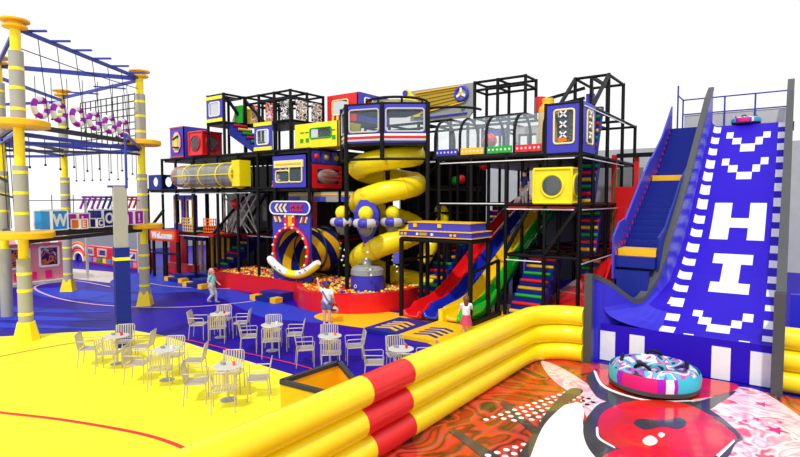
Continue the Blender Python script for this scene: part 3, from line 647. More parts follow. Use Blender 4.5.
# posts visible behind cube
t = window_box('window_box', 'purple blue box with a yellow octagonal emblem, leftmost of the upper boxes', -26.65, -25.42, 16.2, 17.6, 6.36, 7.95, 'blue', [], [(.3, 1.1, .35, 1.3)], 'white')
P = [(-26.03 + .42 * math.cos(PI / 8 + k * PI / 4), 16.17, 7.15 + .58 * math.sin(PI / 8 + k * PI / 4)) for k in range(8)]
MB().hull(P, (0, .02, 0)).build('emblem', 'white', t); MB().tube(P, .03, 6, closed=True).build('emblem_frame', 'red', t)
P = [(-26.03 + .33 * math.cos(PI / 8 + k * PI / 4), 16.15, 7.15 + .48 * math.sin(PI / 8 + k * PI / 4)) for k in range(8)]
MB().hull(P, (0, .01, 0)).build('emblem_inner', 'lgrey', t); MB().box(-26.16, -25.9, 16.12, 16.14, 6.85, 7.5).build('emblem_mark', 'yellow', t)
MB().bar((-26.25, 16.12, 7.3), (-25.8, 16.12, 7.45), .08).build('emblem_mark', 'black', t); MB().bar((-26.25, 16.12, 6.9), (-25.8, 16.12, 6.85), .08).build('emblem_mark', 'black', t)
for z in (6.37, 7.88): MB().box(-26.66, -25.41, 16.17, 16.19, z, z + .06).build('trim_strip', 'red', t)
t = window_box('window_box', 'high yellow and blue window box at the very top left', -23.28, -22.05, 16.12, 17.3, 7.9, 9.14, 'blue', [(.22, 1.02, .3, .95)], [], 'white', side=False)
for z in (7.91, 8.98): MB().box(-23.29, -22.04, 16.08, 16.11, z, z + .16).build('trim_band', 'vyellow', t)
tag(MB().lathe((-22.7, 18.1, 7.9), [(.75, 0), (.75, .3), (.6, .8), (.2, 1.02), (.02, 1.05)], 20).build('dome', 'yellow', None, (-22.7, 18.1, 7.9)), 'yellow plastic dome cover behind the top left window box', 'dome')
t = window_box('window_box', 'small blue window box with yellow bands left of the yellow capsule panel', -19.8, -18.62, 16.16, 17.0, 6.36, 7.62, 'blue', [(.2, .95, .28, .92)], [], 'white', side=False)
for z in (6.37, 7.46): MB().box(-19.81, -18.61, 16.12, 16.15, z, z + .16).build('trim_band', 'vyellow', t)
# yellow capsule panel
t = window_box('capsule_box', 'bright yellow box with a green rimmed capsule window left of the round room', -17.95, -15.38, 16.9, 18.4, 6.42, 7.48, 'vyellow', [(.95, 2.2, .4, .82)], [], 'green', edge='amber')
for x, z in ((-17.6, 6.68), (-17.25, 6.68), (-15.7, 6.72)): MB().box(x, x + .18, 16.87, 16.9, z, z + .16).build('button', 'green', t)
for x in (-17.6, -17.3, -15.75): MB().box(x, x + .22, 16.88, 16.9, 7.08, 7.12).build('dash_mark', 'dgreen', t)
# blue cabin above the wheel arch
t = window_box('cabin_box', 'blue cabin panel with stepped window above the striped wheel arch', -18.52, -16.42, 16.1, 18.0, 4.7, 6.06, 'blue', [(.2, 1.05, .22, .72), (1.05, 1.82, .22, .92)], [], 'cream')
MB().box(-18.4, -16.6, 16.05, 16.1, 5.55, 5.86).build('marquee_strip', 'cream', t); MB().box(-18.3, -16.7, 16.03, 16.05, 5.67, 5.74).build('marquee_line', 'amber', t)
for x in (-18.0, -17.65): MB().cyl((x, 16.07, 5.42), (x, 16.07, 5.52), .03, n=6).build('light_knob', 'amber', t)
# blue crawl cube at far left
t = thing('crawl_cube', 'small dark blue cube with oval openings at the left end of the tower', 'play cube', (-28.3, 16.7, 4.75))
MB().hole((-28.95, 16.25, 4.74), X, Z, 1.35, .78, .68, .39, .26, -.05).build('front_panel', 'dblue', t)
MB().hole((-27.6, 16.25, 4.74), Y, Z, .8, .78, .4, .39, .2, -.05, ry=.27).build('side_panel', 'dblue', t)
MB().box(-28.95, -27.65, 16.3, 17.05, 5.47, 5.52).build('roof_panel', 'dblue', t)
# mesh tube tunnel
t = thing('mesh_tunnel', 'long grey mesh crawl tube with yellow hoops and red left end', 'tunnel', (-23.2, 16.0, 4.75))
TZ = 5.33; R0 = .54
MB().tube([(-25.5, 16.0, TZ), (-20.5, 16.0, TZ)], R0, 28, caps=False).build('mesh_skin', 'tubeplastic', t)
for x in (-24.4, -23.1, -21.75): MB().ring((x, 16.0, TZ), X, R0 + .015, .035, 32, 6).build('hoop', 'yellow', t)
for x in (-25.5, -25.2): MB().ring((x, 16.0, TZ), X, R0 * (.8 if x < -25.4 else .96), .04, 32, 6).build('hoop', 'red', t)
for a in (0, PI / 2, -PI / 2): MB().cyl((-25.2, 16 - (R0 + .02) * math.cos(a), TZ + (R0 + .02) * math.sin(a)), (-20.5, 16 - (R0 + .02) * math.cos(a), TZ + (R0 + .02) * math.sin(a)), .028, n=6).build('stay_bar', 'yellow', t)
MB().box(-20.6, -20.05, 15.5, 16.12, 4.78, 5.95).build('end_housing', 'yellow', t)
MB().ring((-20.62, 16.0, TZ), X, R0 + .05, .07, 28, 8).build('end_ring', 'yellow', t)
for k in range(3): MB().bar((-25.0 + k * 1.7, 16.35, 4.7), (-25.0 + k * 1.7, 16.35, 4.95), .1).build('foot', 'black', t)
# red framed mesh bubble on the right side of the left tower
t = thing('mesh_bubble', 'red framed grey mesh bubble right of the blue cabin panel', 'play panel', (-16.3, 17.2, 4.7))
MB().win((-16.36, 16.35, 4.66), Y, Z, 1.8, 1.0, .06, [(.25, 1.6, .2, .82)]).build('frame_panel', 'red', t)
MB().sph((-16.33, 17.28, 5.17), .5, 20, sc=(.5, 1.32, .66)).build('bubble', 'tubeplastic', t)
for z in (5.0, 5.17, 5.34): MB().cyl((-16.06, 16.65, z), (-16.06, 17.9, z), .018, n=6).build('wire', 'red', t)
for k in range(3): tag(MB().box(-16.4, -16.36, 16.35 + k * .62, 16.85 + k * .62, 5.75, 6.25).sph((-16.36, 16.6 + k * .62, 6.0), .13, 10, m=1).build('dotted_panel', ['blue', 'mustard' if k else 'red'], None, (-16.38, 16.6 + k * .62, 5.75)), ['blue dotted panel beside the cabin box above the mesh bubble', 'blue dotted panel in the middle above the mesh bubble', 'blue dotted panel at the right above the mesh bubble'][k], 'panel', 'dotted panels above the mesh bubble')
# upper red panel with spaceship window and blue side
t = window_box('window_box', 'tall red box with dark window behind the yellow capsule box', -18.55, -16.6, 19.62, 22.0, 7.9, 9.22, 'red', [(.35, 1.35, .35, 1.05)], [], 'cream')
for x in (-18.15, -17.85, -17.55): MB().cyl((x, 19.6, 8.0), (x, 19.6, 8.2), .06, n=8).build('lamp_knob', 'cream', t)
MB().win((-16.56, 19.62, 7.9), Y, Z, 2.38, 1.32, .05, [(.4, 1.0, .5, 1.1)]).build('side_panel', 'blue', t); MB().rrect((-16.5, 19.62, 7.9), Y, Z, .4, 1.0, .5, 1.1, .1, .04).build('window_frame', 'white', t)
# comic panels
for i, (x0, x1, y, lb) in enumerate([(-21.8, -21.2, 17.6, 'red green and yellow'), (-20.8, -20.1, 17.6, 'red and white'), (-19.7, -18.95, 17.55, 'black and white comic')]):
    tag(MB().win((x0, y + .1, 7.9), X, Z, x1 - x0, .9, .03, []).build('painted_panel', ['redmix', 'redmix', 'comic'][i], None, ((x0 + x1) / 2, y, 7.9)), lb + ' painted panel inside the open upper cage', 'panel')
for i, (y0, y1) in enumerate([(17.7, 18.4), (18.7, 19.4)]):
    tag(MB().win((-18.72, y0, 7.9), Y, Z, y1 - y0, .9, .03, []).build('painted_panel', 'comic', None, (-18.72, y0, 7.9)), ['black and white comic panel on the side of the upper cage beside its corner', 'black and white comic panel beside the tall red box'][i], 'panel')
tag(MB().box(-22.3, -21.7, 17.0, 17.05, 7.9, 8.75).build('painted_panel', 'green', None, (-22, 17, 7.9)), 'green painted panel behind the yellow dome', 'panel')

# ---------------------------------------------------------------- gear panel
t = thing('gear_panel', 'grey panel with golden belt, blue wheel and yellow lever on the roof', 'play panel', (-12.7, 20.5, 7.5))
def gy(x, z, d=0): return (x, 20.5 - d, z)
MB().hull([gy(-14.2, 7.75), gy(-11.2, 7.65), gy(-10.98, 7.9), gy(-10.98, 9.1), gy(-14.2, 9.1)], (0, .08, 0)).build('panel', 'grey', t)
MB().hull([gy(-13.9, 8.0, .03), gy(-11.5, 8.35, .03), gy(-11.5, 9.0, .03), gy(-13.9, 8.95, .03)], (0, .03, 0)).build('belt', 'mustard', t)
for f in (0, .2, .4, .6, .8): MB().bar(gy(-13.9, 8.08 + f * .95, .05), gy(-11.5, 8.4 + f * .65, .05), .03).build('belt_stripe', 'gold', t)
for (a, b, c, d) in ((-13.9, 8.0, -11.4, 8.33), (-13.9, 8.97, -11.4, 9.03)): MB().bar(gy(a, b, .06), gy(c, d, .06), .05).build('belt_edge', 'amber', t)
MB().bar(gy(-13.6, 7.83, .04), gy(-11.25, 7.86, .04), .05).build('trim_strip', 'blue', t)
wh = MB().ring(gy(-11.5, 8.68, .08), Y, .28, .07, 28, 8).build('wheel', 'blue', t); MB().cyl(gy(-11.5, 8.68, .03), gy(-11.5, 8.68, .06), .25, n=24).build('wheel_face', 'grey', wh)
for k in range(3):
    a = PI / 2 + k * 2 * PI / 3; MB().bar(gy(-11.5, 8.68, .1), gy(-11.5 + .24 * math.cos(a), 8.68 + .24 * math.sin(a), .1), .1).build('wheel_blade', 'white', wh)
MB().cyl(gy(-11.5, 8.68, .16), gy(-11.5, 8.68, .06), .07, n=12).build('wheel_hub', 'amber', wh)
MB().sph(gy(-11.45, 8.1, .06), .1, 10, sc=(1, .4, 1)).build('lamp', 'lime', t)
lv = MB().hull([gy(-14.62, 9.08, .1), gy(-14.3, 9.2, .1), gy(-13.6, 8.45, .1), gy(-13.62, 7.9, .1), gy(-13.95, 7.9, .1)], (0, .1, 0)).build('lever_plate', 'yellow', t)
MB().cyl(gy(-14.4, 9.02, .16), gy(-14.4, 9.02, .1), .13, n=16).build('knob', 'blue', lv); MB().cyl(gy(-13.8, 8.3, .16), gy(-13.8, 8.3, .1), .14, n=16).build('knob', 'rubber', lv)

# ---------------------------------------------------------------- round room
V = [(-14.75, 16.45), (-13.85, 15.69), (-12.41, 16.07), (-11.03, 17.07), (-12.5, 18.7), (-13.6, 19.3), (-14.8, 18.6)]
t = thing('round_room', 'blue glazed round room with red and white band on top of the spiral slide', 'play cabin', (-12.8, 17.4, 6.3))
for i in range(3):
    a, b = Vector((*V[i], 6.3)), Vector((*V[i + 1], 6.3)); u = (b - a); W = u.length; u.normalize(); n_ = u.cross(Vector(Z))
    p = MB().win(a, u, Z, W, 1.42, -.05, [(.14, W - .14, .42, 1.26)]).build('wall_panel', 'blue', t)
    MB().rrect(a + n_ * .02, u, Z, .14, W - .14, .42, 1.26, .1, .035).build('window_frame', 'lgrey', p)
    q = a - n_ * .02; MB().add([q + u * .14 + Vector((0, 0, .42)), q + u * (W - .14) + Vector((0, 0, .42)), q + u * (W - .14) + Vector((0, 0, 1.26)), q + u * .14 + Vector((0, 0, 1.26))], [(0, 1, 2, 3)]).build('pane', 'winglass', p)
    for z, m in ((.26, 'white'), (.18, 'red'), (.08, 'lgrey')): MB().hull([a + n_ * .01 + Vector((0, 0, z)), b + n_ * .01 + Vector((0, 0, z)), b + n_ * .01 + Vector((0, 0, z + .08)), a + n_ * .01 + Vector((0, 0, z + .08))], n_ * .02).build('stripe_band', m, p)
for i_, (x, y) in enumerate(V[:4]): MB().cyl((x, y, 5.65 if i_ in (0, 2) else 0), (x, y, 7.8), .085, n=8).build('post', 'black', t)
P = [(x, y, 6.22) for x, y in V]; MB().hull(P, (0, 0, .1)).build('floor_panel', 'black', t)
MB().hull([(x, y, 7.72) for x, y in V], (0, 0, .08)).build('roof_panel', 'black', t)
MB().tube([(V[i][0], V[i][1], 5.7) for i in range(4)], .05, 8).build('rail', 'black', t)
cx, cy = -12.7, 17.4
MB().ring((cx, cy, 8.0), Z, 1.2, .05, 32, 6).build('roof_ring', 'black', t)
for k in range(8):
    a = 2 * PI * k / 8; MB().cyl((cx + 1.2 * math.cos(a), cy + 1.2 * math.sin(a), 7.8), (cx + 1.2 * math.cos(a), cy + 1.2 * math.sin(a), 8.0), .04, n=6).build('roof_strut', 'black', t)
MB().lathe((cx, cy, 7.81), [(1.1, 0), (1.1, .12), (.9, .16)], 24).build('roof_cap', 'cream', t)
MB().ring((-11.0, 18.6, 7.6), Z, 1.35, .05, 24, 6, a0=-.6, a1=1.6).build('curved_rail', 'black', t)
# ---------------------------------------------------------------- spiral slide
t = thing('spiral_slide', 'fat yellow spiral tube slide winding down below the round room', 'slide', (-13.3, 17.9, 0))
hx, hy, HR = -13.3, 17.95, 1.18; P = []
ph0 = YAW + PI / 2
N = 110; FRONT = -PI / 2
zt_ = [(-2.4 * PI, 5.95), (-2 * PI, 5.75), (0, 4.5), (2 * PI, 2.45), (3 * PI, .95), (3.4 * PI, .55)]
hx, hy = -13.42, 17.75
for i in range(N + 1):
    w_ = -2.4 * PI + i / N * 5.6 * PI   # winding measured from the second front pass
    a = FRONT - w_; P.append((hx + HR * math.cos(a + YAW), hy + HR * math.sin(a + YAW), lerp(zt_, w_)))
SLP = P
def helix_part(i0, i1): return MB().tube(P[i0:i1 + 1], .43, 16, caps=True)
helix_part(0, N).build('tube', 'yellow', t)
e = Vector(P[-1]); d_ = (e - Vector(P[-2])).normalized()
MB().tube([e, e + Vector((d_.x, d_.y, -.1)) * .7, e + Vector((d_.x, d_.y, -.12)) * 1.6], [.43, .44, .46], 16).build('exit_chute', 'yellow', t)
for i in range(8, N, 9):
    nrm = Vector(P[i + 1]) - Vector(P[i - 1]); MB().ring(P[i], nrm, .435, .02, 24, 6).build('joint_band', 'amber', t)
MB().cyl((hx, hy, .2), (hx, hy, 6.2), .1, n=10).build('centre_post', 'black', t)
for zz in (1.5, 3.2, 4.9): MB().bar((hx, hy, zz), (hx + .9, hy + .3, zz), .08).build('bracket', 'black', t)
# ================================================================ ball pit
t = thing('ball_pit_surround', 'red padded ball pit wall curving round the fountain', 'ball pit', (-15, 15, 0))
path = [(-22.6, 18.4), (-22.6, 15.8), (-19, 15.76), (-16.7, 15.72), (-16.05, 15.3), (-15.45, 14.8), (-14.6, 14.45), (-13.7, 14.5), (-12.9, 14.9), (-12.25, 15.6), (-11.95, 16.5), (-11.95, 17.6)]
pp = [Vector((a, b, 0)) for a, b in path[:3]] + smooth_line([(a, b, 0) for a, b in path[3:]], 5)
mb = MB(); N = len(pp); vs = []
for i, p in enumerate(pp):
    d = (pp[min(i + 1, N - 1)] - pp[max(i - 1, 0)]).normalized(); n_ = Vector((d.y, -d.x, 0)) * .14
    vs += [(p.x + n_.x, p.y + n_.y, 0), (p.x + n_.x, p.y + n_.y, .72), (p.x - n_.x, p.y - n_.y, .72), (p.x - n_.x, p.y - n_.y, 0)]
mb.add(vs, [(i * 4 + k, i * 4 + 4 + k, i * 4 + 4 + (k + 1) % 4, i * 4 + (k + 1) % 4) for i in range(N - 1) for k in range(4)] + [(0, 1, 2, 3), (4 * N - 1, 4 * N - 2, 4 * N - 3, 4 * N - 4)])
mb.build('red_padding', 'red', t)
MB().hull([(-22.5, 15.9, .01), (-16.6, 15.9, .01), (-15.4, 14.95, .01), (-14.6, 14.6, .01), (-13.7, 14.65, .01), (-12.9, 15.1, .01), (-12.1, 16.5, .01), (-12.0, 19.8, .01), (-22.4, 19.5, .01)], (0, 0, .42)).build('base_cushion', 'navy', t)
def in_pit(x, y):
    if x < -22.4 or x > -12.15: return False
    lo = 15.98 if x < -16.6 else lerp([(-16.6, 15.95), (-15.4, 15.05), (-14.6, 14.7), (-13.7, 14.75), (-12.9, 15.15), (-12.3, 15.8), (-12.1, 16.4)], x)
    return lo < y < (18.2 if x < -15 else 19.8)
PITCOL = [('red', 'red'), ('yellow', 'yellow'), ('orange', 'orange'), ('grey', 'pale grey'), ('navy', 'dark blue'), ('yellow', 'yellow'), ('red', 'red'), ('amber', 'golden')]
spots = []; rb = .078
ny = 0; y = 14.1
while y < 19.8:
    x = -22.4 + (.07 if ny % 2 else 0)
    while x < -11.7:
        px, py = x + random.uniform(-.03, .03), y + random.uniform(-.03, .03)
        if in_pit(px, py) and math.hypot(px + 13.42, py - 16.42) > .74: spots.append((px, py, .56 + .06 * random.random() + .10 * max(0, 1 - abs(py - 16.9) / 2.5) * (1 + .5 * math.sin(px * 1.7)), random.randrange(len(PITCOL))))
        x += .155
    y += .14; ny += 1
spots.sort(key=lambda p: p[0] ** 2 + p[1] ** 2)
near = [p for p in spots if p[1] > 14.3][:300]; rest = [p for p in spots if p not in set(near)]
protos = {}
for x, y, z, c in near:
    m, cn = PITCOL[c]
    if c not in protos:
        o = MB().sph((0, 0, 0), rb, 10).build('pit_ball', m); protos[c] = o
    else:
        o = protos[c].copy(); C.objects.link(o)
    o.location = (x, y, z); tag(o, cn + ' plastic ball lying in the ball pit by its front wall', 'ball', 'plastic balls in the ball pit')
mats_ = ['red', 'yellow', 'orange', 'grey', 'navy', 'amber']; mb = MB()
for x, y, z, c in rest:
    mb.sph((x, y, z), rb, 6, mats_.index(PITCOL[c][0]))
o = mb.build('pit_balls', mats_); tag(o, 'sea of mixed colour plastic balls filling the ball pit', 'balls', kind='stuff')

# ---------------------------------------------------------------- wheel arch with striped tunnel and banana
AX, AZ = -17.28, 1.93
t = thing('wheel_arch', 'blue arch panel with bulb studded red ring and striped barrel tunnel', 'tunnel', (AX, 16.1, 0))
MB().hole((-18.45, 16.0, .35), X, Z, 2.3, 3.25, 1.17, AZ - .35, .98, -.1, n=40).build('arch_panel', 'blue', t)
rg = MB()
rg.ring((AX, 15.95, AZ), Y, 1.05, .09, 40, 8); r_ = rg.build('ring_frame', 'red', t)
for k in range(12):
    a = -.5 + k * (PI + 1.0) / 11; MB().sph((AX + 1.05 * math.cos(a), 15.86, AZ + 1.05 * math.sin(a)), .06, 8).build('bulb', 'bulb', r_)
for s in (-1, 1):
    MB().box(AX + s * .24 - .1, AX + s * .24 + .1, 15.9, 16.0, 2.95, 3.6).build('post_strip', 'red', t)
    for z in (3.1, 3.45): MB().sph((AX + s * .24, 15.88, z), .055, 8).build('bulb', 'bulb', t)
    for k in range(3): MB().bar((AX + s * (.62 + k * .14), 15.97, 3.2), (AX + s * (.72 + k * .14), 15.97, 3.45), .07).build('slash_mark', 'cream' if k != 1 else 'red', t)
MB().box(AX - .12, AX + .12, 15.92, 16.0, 2.95, 3.6).build('centre_strip', 'amber', t)
P = [(AX - .95 + .27 * math.cos(a), 15.9, 3.82 + .27 * math.sin(a)) for a in [PI / 2 + PI * k / 10 for k in range(11)]] + [(AX + .95 + .27 * math.cos(a), 15.9, 3.82 + .27 * math.sin(a)) for a in [-PI / 2 + PI * k / 10 for k in range(11)]]
pl = MB().hull(P, (0, .1, 0)).build('marquee', 'blue', t); MB().tube(P, .035, 6, closed=True).build('marquee_edge', 'white', pl)
for k in range(3):
    x = AX - .85 + k * .26; MB().hull([(x + .2, 15.88, 4.0), (x + .05, 15.88, 3.82), (x + .2, 15.88, 3.64), (x + .08, 15.88, 3.64), (x - .07, 15.88, 3.82), (x + .08, 15.88, 4.0)], (0, .02, 0)).build('chevron', 'cream', pl)
    x = AX + .2 + k * .26
    for f in (1, -1): MB().bar((x - .08, 15.88, 3.82 - .14 * f), (x + .08, 15.88, 3.82 + .14 * f), .06).build('cross_mark', 'red', pl)
M2 = 40; mb = MB(); vs = []; NL = 24
for i in range(NL + 1):
    for k in range(M2):
        a = 2 * PI * k / M2 - .12 * i; vs.append((AX + 1.0 * math.cos(a), 16.1 + 1.9 * i / NL, AZ + 1.0 * math.sin(a)))
fs = []; ms = []
for i in range(NL):
    for k in range(M2):
        fs.append((i * M2 + k, i * M2 + (k + 1) % M2, (i + 1) * M2 + (k + 1) % M2, (i + 1) * M2 + k)); ms.append(0 if (k // 5) % 2 == 0 else 1)
mb.add(vs, fs, ms, True); mb.build('barrel_tunnel', ['navy', 'amber'], t)
for yy in (16.15, 17.1, 18.0): MB().ring((AX, yy, AZ), Y, 1.02, .05, 36, 6).build('barrel_hoop', 'dark', t)
t = thing('banana_float', 'white and yellow inflatable banana curving below the wheel arch', 'inflatable', (AX, 15.75, .6))
P = [(-16.9 + 1.5 * (k - 10) / 10, 15.72, 1.02 + .62 * ((k - 10) / 10) ** 2) for k in range(21)]
MB().tube(P, [.12 if k in (0, 20) else .175 for k in range(21)], 14, mf=lambda i, k: 1 if (8 <= i <= 11 or k in (4, 5, 6, 7, 8, 9)) else 0).build('float_body', ['white', 'vyellow'], t)
for k in (4, 6, 14, 16): MB().bar((P[k][0] - .05, 15.52, P[k][2] + .08), (P[k][0] + .05, 15.52, P[k][2] + .04), .025).build('mark', 'black', t)

# ---------------------------------------------------------------- ball fountain
FX, FY = -13.42, 16.42
t = thing('ball_fountain', 'blue ball fountain with four striped baskets topped by yellow globes', 'fountain', (FX, FY, 0))
MB().lathe((FX, FY, 0), [(.66, 0), (.66, 1.22), (.64, 1.25)], 32).build('pedestal', 'blue', t)
MB().lathe((FX, FY, 1.25), [(.68, 0), (.66, .2), (.52, .33), (.2, .35)], 32).build('pedestal_cap', 'grey', t)
MB().lathe((FX, FY, 1.6), [(.17, 0), (.16, 1.2)], 16, mf=lambda i, k: 0).build('stem', 'blue', t)
for z in (1.6, 2.1): MB().lathe((FX, FY, z), [(.2, 0), (.2, .28)], 16).build('stem_collar', 'grey', t)
MB().lathe((FX, FY, 2.55), [(.18, 0), (.42, .45), (.56, .95), (.56, 1.15), (.32, 1.6), (.3, 1.62)], 6).build('head_body', 'blue', t)
MB().sph((FX, FY, 4.38), .3, 20).build('top_globe', 'yellow', t)
MB().ring((FX - .0, FY - .74, .85), Y, .06, .012, 16, 6).build('emblem', 'white', t)
for k, a in enumerate((YAW - PI / 2, YAW, YAW + PI, YAW + PI / 2)):
    bx_, by_ = FX + .98 * math.cos(a), FY + .98 * math.sin(a); bz = 3.3
    MB().bar((FX, FY, bz - .05), (bx_, by_, bz - .05), .1).build('arm', 'blue', t)
    b = MB().ring((bx_, by_, bz), Z, .32, .17, 32, 10, mf=lambda i, k: (i // 4) % 2).build('basket_ring', ['blue', 'lgrey'], t)
    MB().sph((bx_, by_, bz + .36), .28, 18).build('globe', 'yellow', b)
    MB().lathe((bx_, by_, bz - .5), [(.08, 0), (.22, .12), (.33, .42)], 16).build('bowl', 'tubeplastic', b)
    MB().lathe((bx_, by_, bz - .42), [(.1, 0), (.2, .1), (.24, .2)], 12).build('ball_load', 'lime', b)
k = 0
for a in (YAW - PI / 2, YAW, YAW + PI):
    bx_, by_ = FX + .98 * math.cos(a), FY + .98 * math.sin(a)
    for z, m, dx in ((2.45, 'magenta', -.12), (2.25, 'lime', -.12), (2.2, 'white', .1), (1.95, 'white', .02), (1.8, 'white', .0), (1.6, 'lime', .1), (1.55, 'white', .22), (1.35, 'white', .22)):
        o = MB().sph((0, 0, 0), .05, 8).build('fountain_ball', m); o.location = (bx_ + dx, by_ + random.uniform(-.05, .05), z)
        tag(o, {'magenta': 'magenta', 'lime': 'lime green', 'white': 'white'}[m] + ' small ball in mid air below a fountain basket', 'ball', 'balls falling from the fountain baskets')

# ---------------------------------------------------------------- step blocks
def step_block(x, y, lab, flip=False):
    t = thing('step_block', lab, 'step', (x, y, 0)); s = -1 if flip else 1
    MB().box(x - .62, x + .62, y - .35, y + .35, .01, .34).build('upper_step', 'dblue', t); MB().box(x - .45, x + .45, y - .75, y - .37, .01, .2).build('lower_step', 'navy', t)
    for q in (-.62, .62): tag(MB().box(x + q - .16, x + q + .16, y - .76, y - .37, .01, .22).build('end_pad', 'amber', t), 'yellow end pad')
step_block(-17.35, 15.2, 'blue and yellow foam step block against the red pit wall, nearer the fountain')
step_block(-22.8, 16.0 - .45, 'blue and yellow foam step block behind the walking child in mint shirt')
step_block(-25.2, 16.05, 'blue and yellow foam step block below the orange sign beam')
tag(MB().box(-26.0, -22.6, 16.7, 17.9, .01, .3).build('foam_platform', 'dblue', None, (-24, 17, 0)), 'low dark blue foam platform in front of the foam rollers', 'platform')

# ---------------------------------------------------------------- inside the left tower
for i in range(13):
    x = -26.0 + i * .28
    tag(MB().cyl((0, 0, .02), (0, 0, 2.0), .075, n=10).build('foam_roller', 'amber'), None)
    o = bpy.data.objects[-1] if False else None
rollers = [o for o in bpy.data.objects if o.name.startswith('foam_roller')]
for i, o in enumerate(rollers):
    o.location = (-28.5 + i * .25, 18.9 + .15 * (i % 2), 0); tag(o, 'tall yellow foam roller standing in the dark row under the left tower', 'foam roller', 'foam rollers under the left tower')
tag(MB().box(-28.6, -25.4, 19.6, 19.7, .01, 2.2).build('dark_screen', 'black', None, (-27, 19.6, 0)), 'black screen behind the yellow foam rollers', 'screen')
tag(MB().box(-27.2, -25.3, 17.2, 17.3, 1.95, 2.25).build('valance', 'dblue', None, (-25, 17.2, 2)), 'blue padded valance above the foam rollers', 'valance')
def crate(x, y, z, m1, m2, lab):
    t = thing('mesh_crate', lab, 'crate', (x, y, z))
    for i in range(6): MB().bar((x - .5 + i * .2, y, z), (x - .5 + i * .2, y, z + .75), .04).build('slat', m1, t)
    for i in range(5): MB().bar((x - .52, y - .03, z + .03 + i * .17), (x + .52, y - .03, z + .03 + i * .17), .04).build('slat', m2, t)
    MB().box(x - .52, x + .52, y + .05, y + .5, z, z + .04).build('base', m1, t)
crate(-25.75, 16.6, 2.47, 'cream', 'amber', 'yellow slatted crate on the lower deck, left of the orange one')
crate(-23.9, 16.6, 2.47, 'orange', 'orange', 'orange slatted crate on the lower deck beside the white webbing')
tag(MB().box(-26.4, -22.8, 19.5, 19.6, 2.46, 4.5).build('dark_net_panel', 'tar', None, (-24.6, 19.5, 2.46)), 'dark grey panel behind the crates on the lower deck', 'panel')
for i, x in enumerate((-27.2, -26.1)):
    t = thing('obstacle_gate', ['blue padded gate with yellow edged opening at the left end of the lower deck', 'blue padded gate with yellow edged opening behind the yellow crate'][i], 'gate', (x, 16.9, 2.45))
    MB().win((x - .5, 16.95, 2.46), X, Z, 1.0, 1.95, -.1, [(.2, .8, .4, 1.7)]).build('gate_pad', 'blue', t); MB().rrect((x - .5, 16.92, 2.46), X, Z, .2, .8, .4, 1.7, .08, .04).build('gate_edge', 'amber', t)
t = thing('rope_web', 'tangled white webbing stretched across the lower deck of the left tower', 'net', (-23.3, 17.4, 2.5))
for i in range(16):
    a = Vector((random.uniform(-24.5, -21.3), 17.2 + random.random() * .6, 2.5)); b = Vector((random.uniform(-24.5, -21.3), 17.2 + random.random() * .6, 4.5)); MB().cyl(a, b, .035, n=6).build('strap', 'lgrey', t)
tag(MB().sph((-22.7, 17.3, 3.95), .26, 14).build('punch_ball', 'red', None, (-22.7, 17.3, 3.95)), 'red hanging ball in the white webbing', 'ball')
tag(MB().hull([(-21.6, 18.6, 2.6), (-20.9, 18.6, 2.9), (-20.6, 18.6, 4.3), (-21.2, 18.6, 4.0)], (0, .2, 0)).build('green_pad', 'dgreen', None, (-21, 18.6, 2.6)), 'green slanted pad on the lower deck', 'pad')
tag(MB().win((-20.3, 19.0, 2.46), X, Z, 1.6, 1.9, -.1, [(.3, .7, .3, .8), (.9, 1.3, .3, .8), (.3, .7, 1.1, 1.6), (.9, 1.3, 1.1, 1.6)]).build('maze_panel', 'dred', None, (-20, 19, 2.46)), 'dark red maze panel on the lower deck left of the wheel arch', 'panel')
for i in range(3): tag(MB().box(-18.4 + i * 1.6, -17.0 + i * 1.6, 16.9, 16.95, 4.08, 4.5).box(-18.4 + i * 1.6, -17.7 + i * 1.6, 16.86, 16.9, 4.1, 4.3, 1).box(-18.4 + i * 1.6, -17.0 + i * 1.6, 16.88, 16.9, 4.36, 4.42, 2).build('fascia_panel', ['grey', 'blue', 'amber'], None, (-17.7 + i * 1.6, 16.9, 4.1)), 'grey fascia panel with blue and yellow blocks, ' + ['directly above the wheel arch marquee', 'right of the wheel arch marquee', 'rightmost near the spiral slide'][i], 'panel', 'fascia panels above the wheel arch')
# back clutter on the middle tower and behind
def pad(name, x0, x1, y, z0, z1, m, lab, cat='pad'): return tag(MB().box(x0, x1, y, y + .12, z0, z1).build(name, m, None, ((x0 + x1) / 2, y, z0)), lab, cat)
pad('dark_screen', -16.3, -11.5, 22.7, .02, 6.0, 'black', 'dark screen behind the spiral slide', 'screen')
pad('padding_board', -15.9, -14.9, 20.3, 2.3, 3.5, 'brown', 'brown padding board left of the spiral slide')
pad('padding_board', -12.6, -11.8, 20.3, 2.3, 3.3, 'mustard', 'mustard padding board right of the spiral slide')
pad('padding_board', -15.4, -14.6, 19.9, 4.75, 5.5, 'brown', 'brown padding board inside the upper spiral coil')
for i, (x, z, m) in enumerate([(-11.9, 5.0, 'green'), (-11.6, 5.05, 'red'), (-10.5, 5.6, 'red'), (-11.2, 5.9, 'yellow')]):
    tag(MB().sph((x, 20.6, z), .2, 12).build('hanging_ball', m, None, (x, 20.6, z)), ['green', 'red', 'large red', 'yellow'][i] + ' ball behind the tube bridge supports', 'ball')
t = thing('slide_tube', 'yellow tube slide end behind the suitcase', 'slide', (-12, 19.3, 3)); MB().tube([(-12.6, 20.6, 3.7), (-12.0, 19.9, 3.4), (-11.9, 19.0, 2.6), (-12.2, 18.5, 1.6)], .3, 14).build('tube', 'yellow', t)
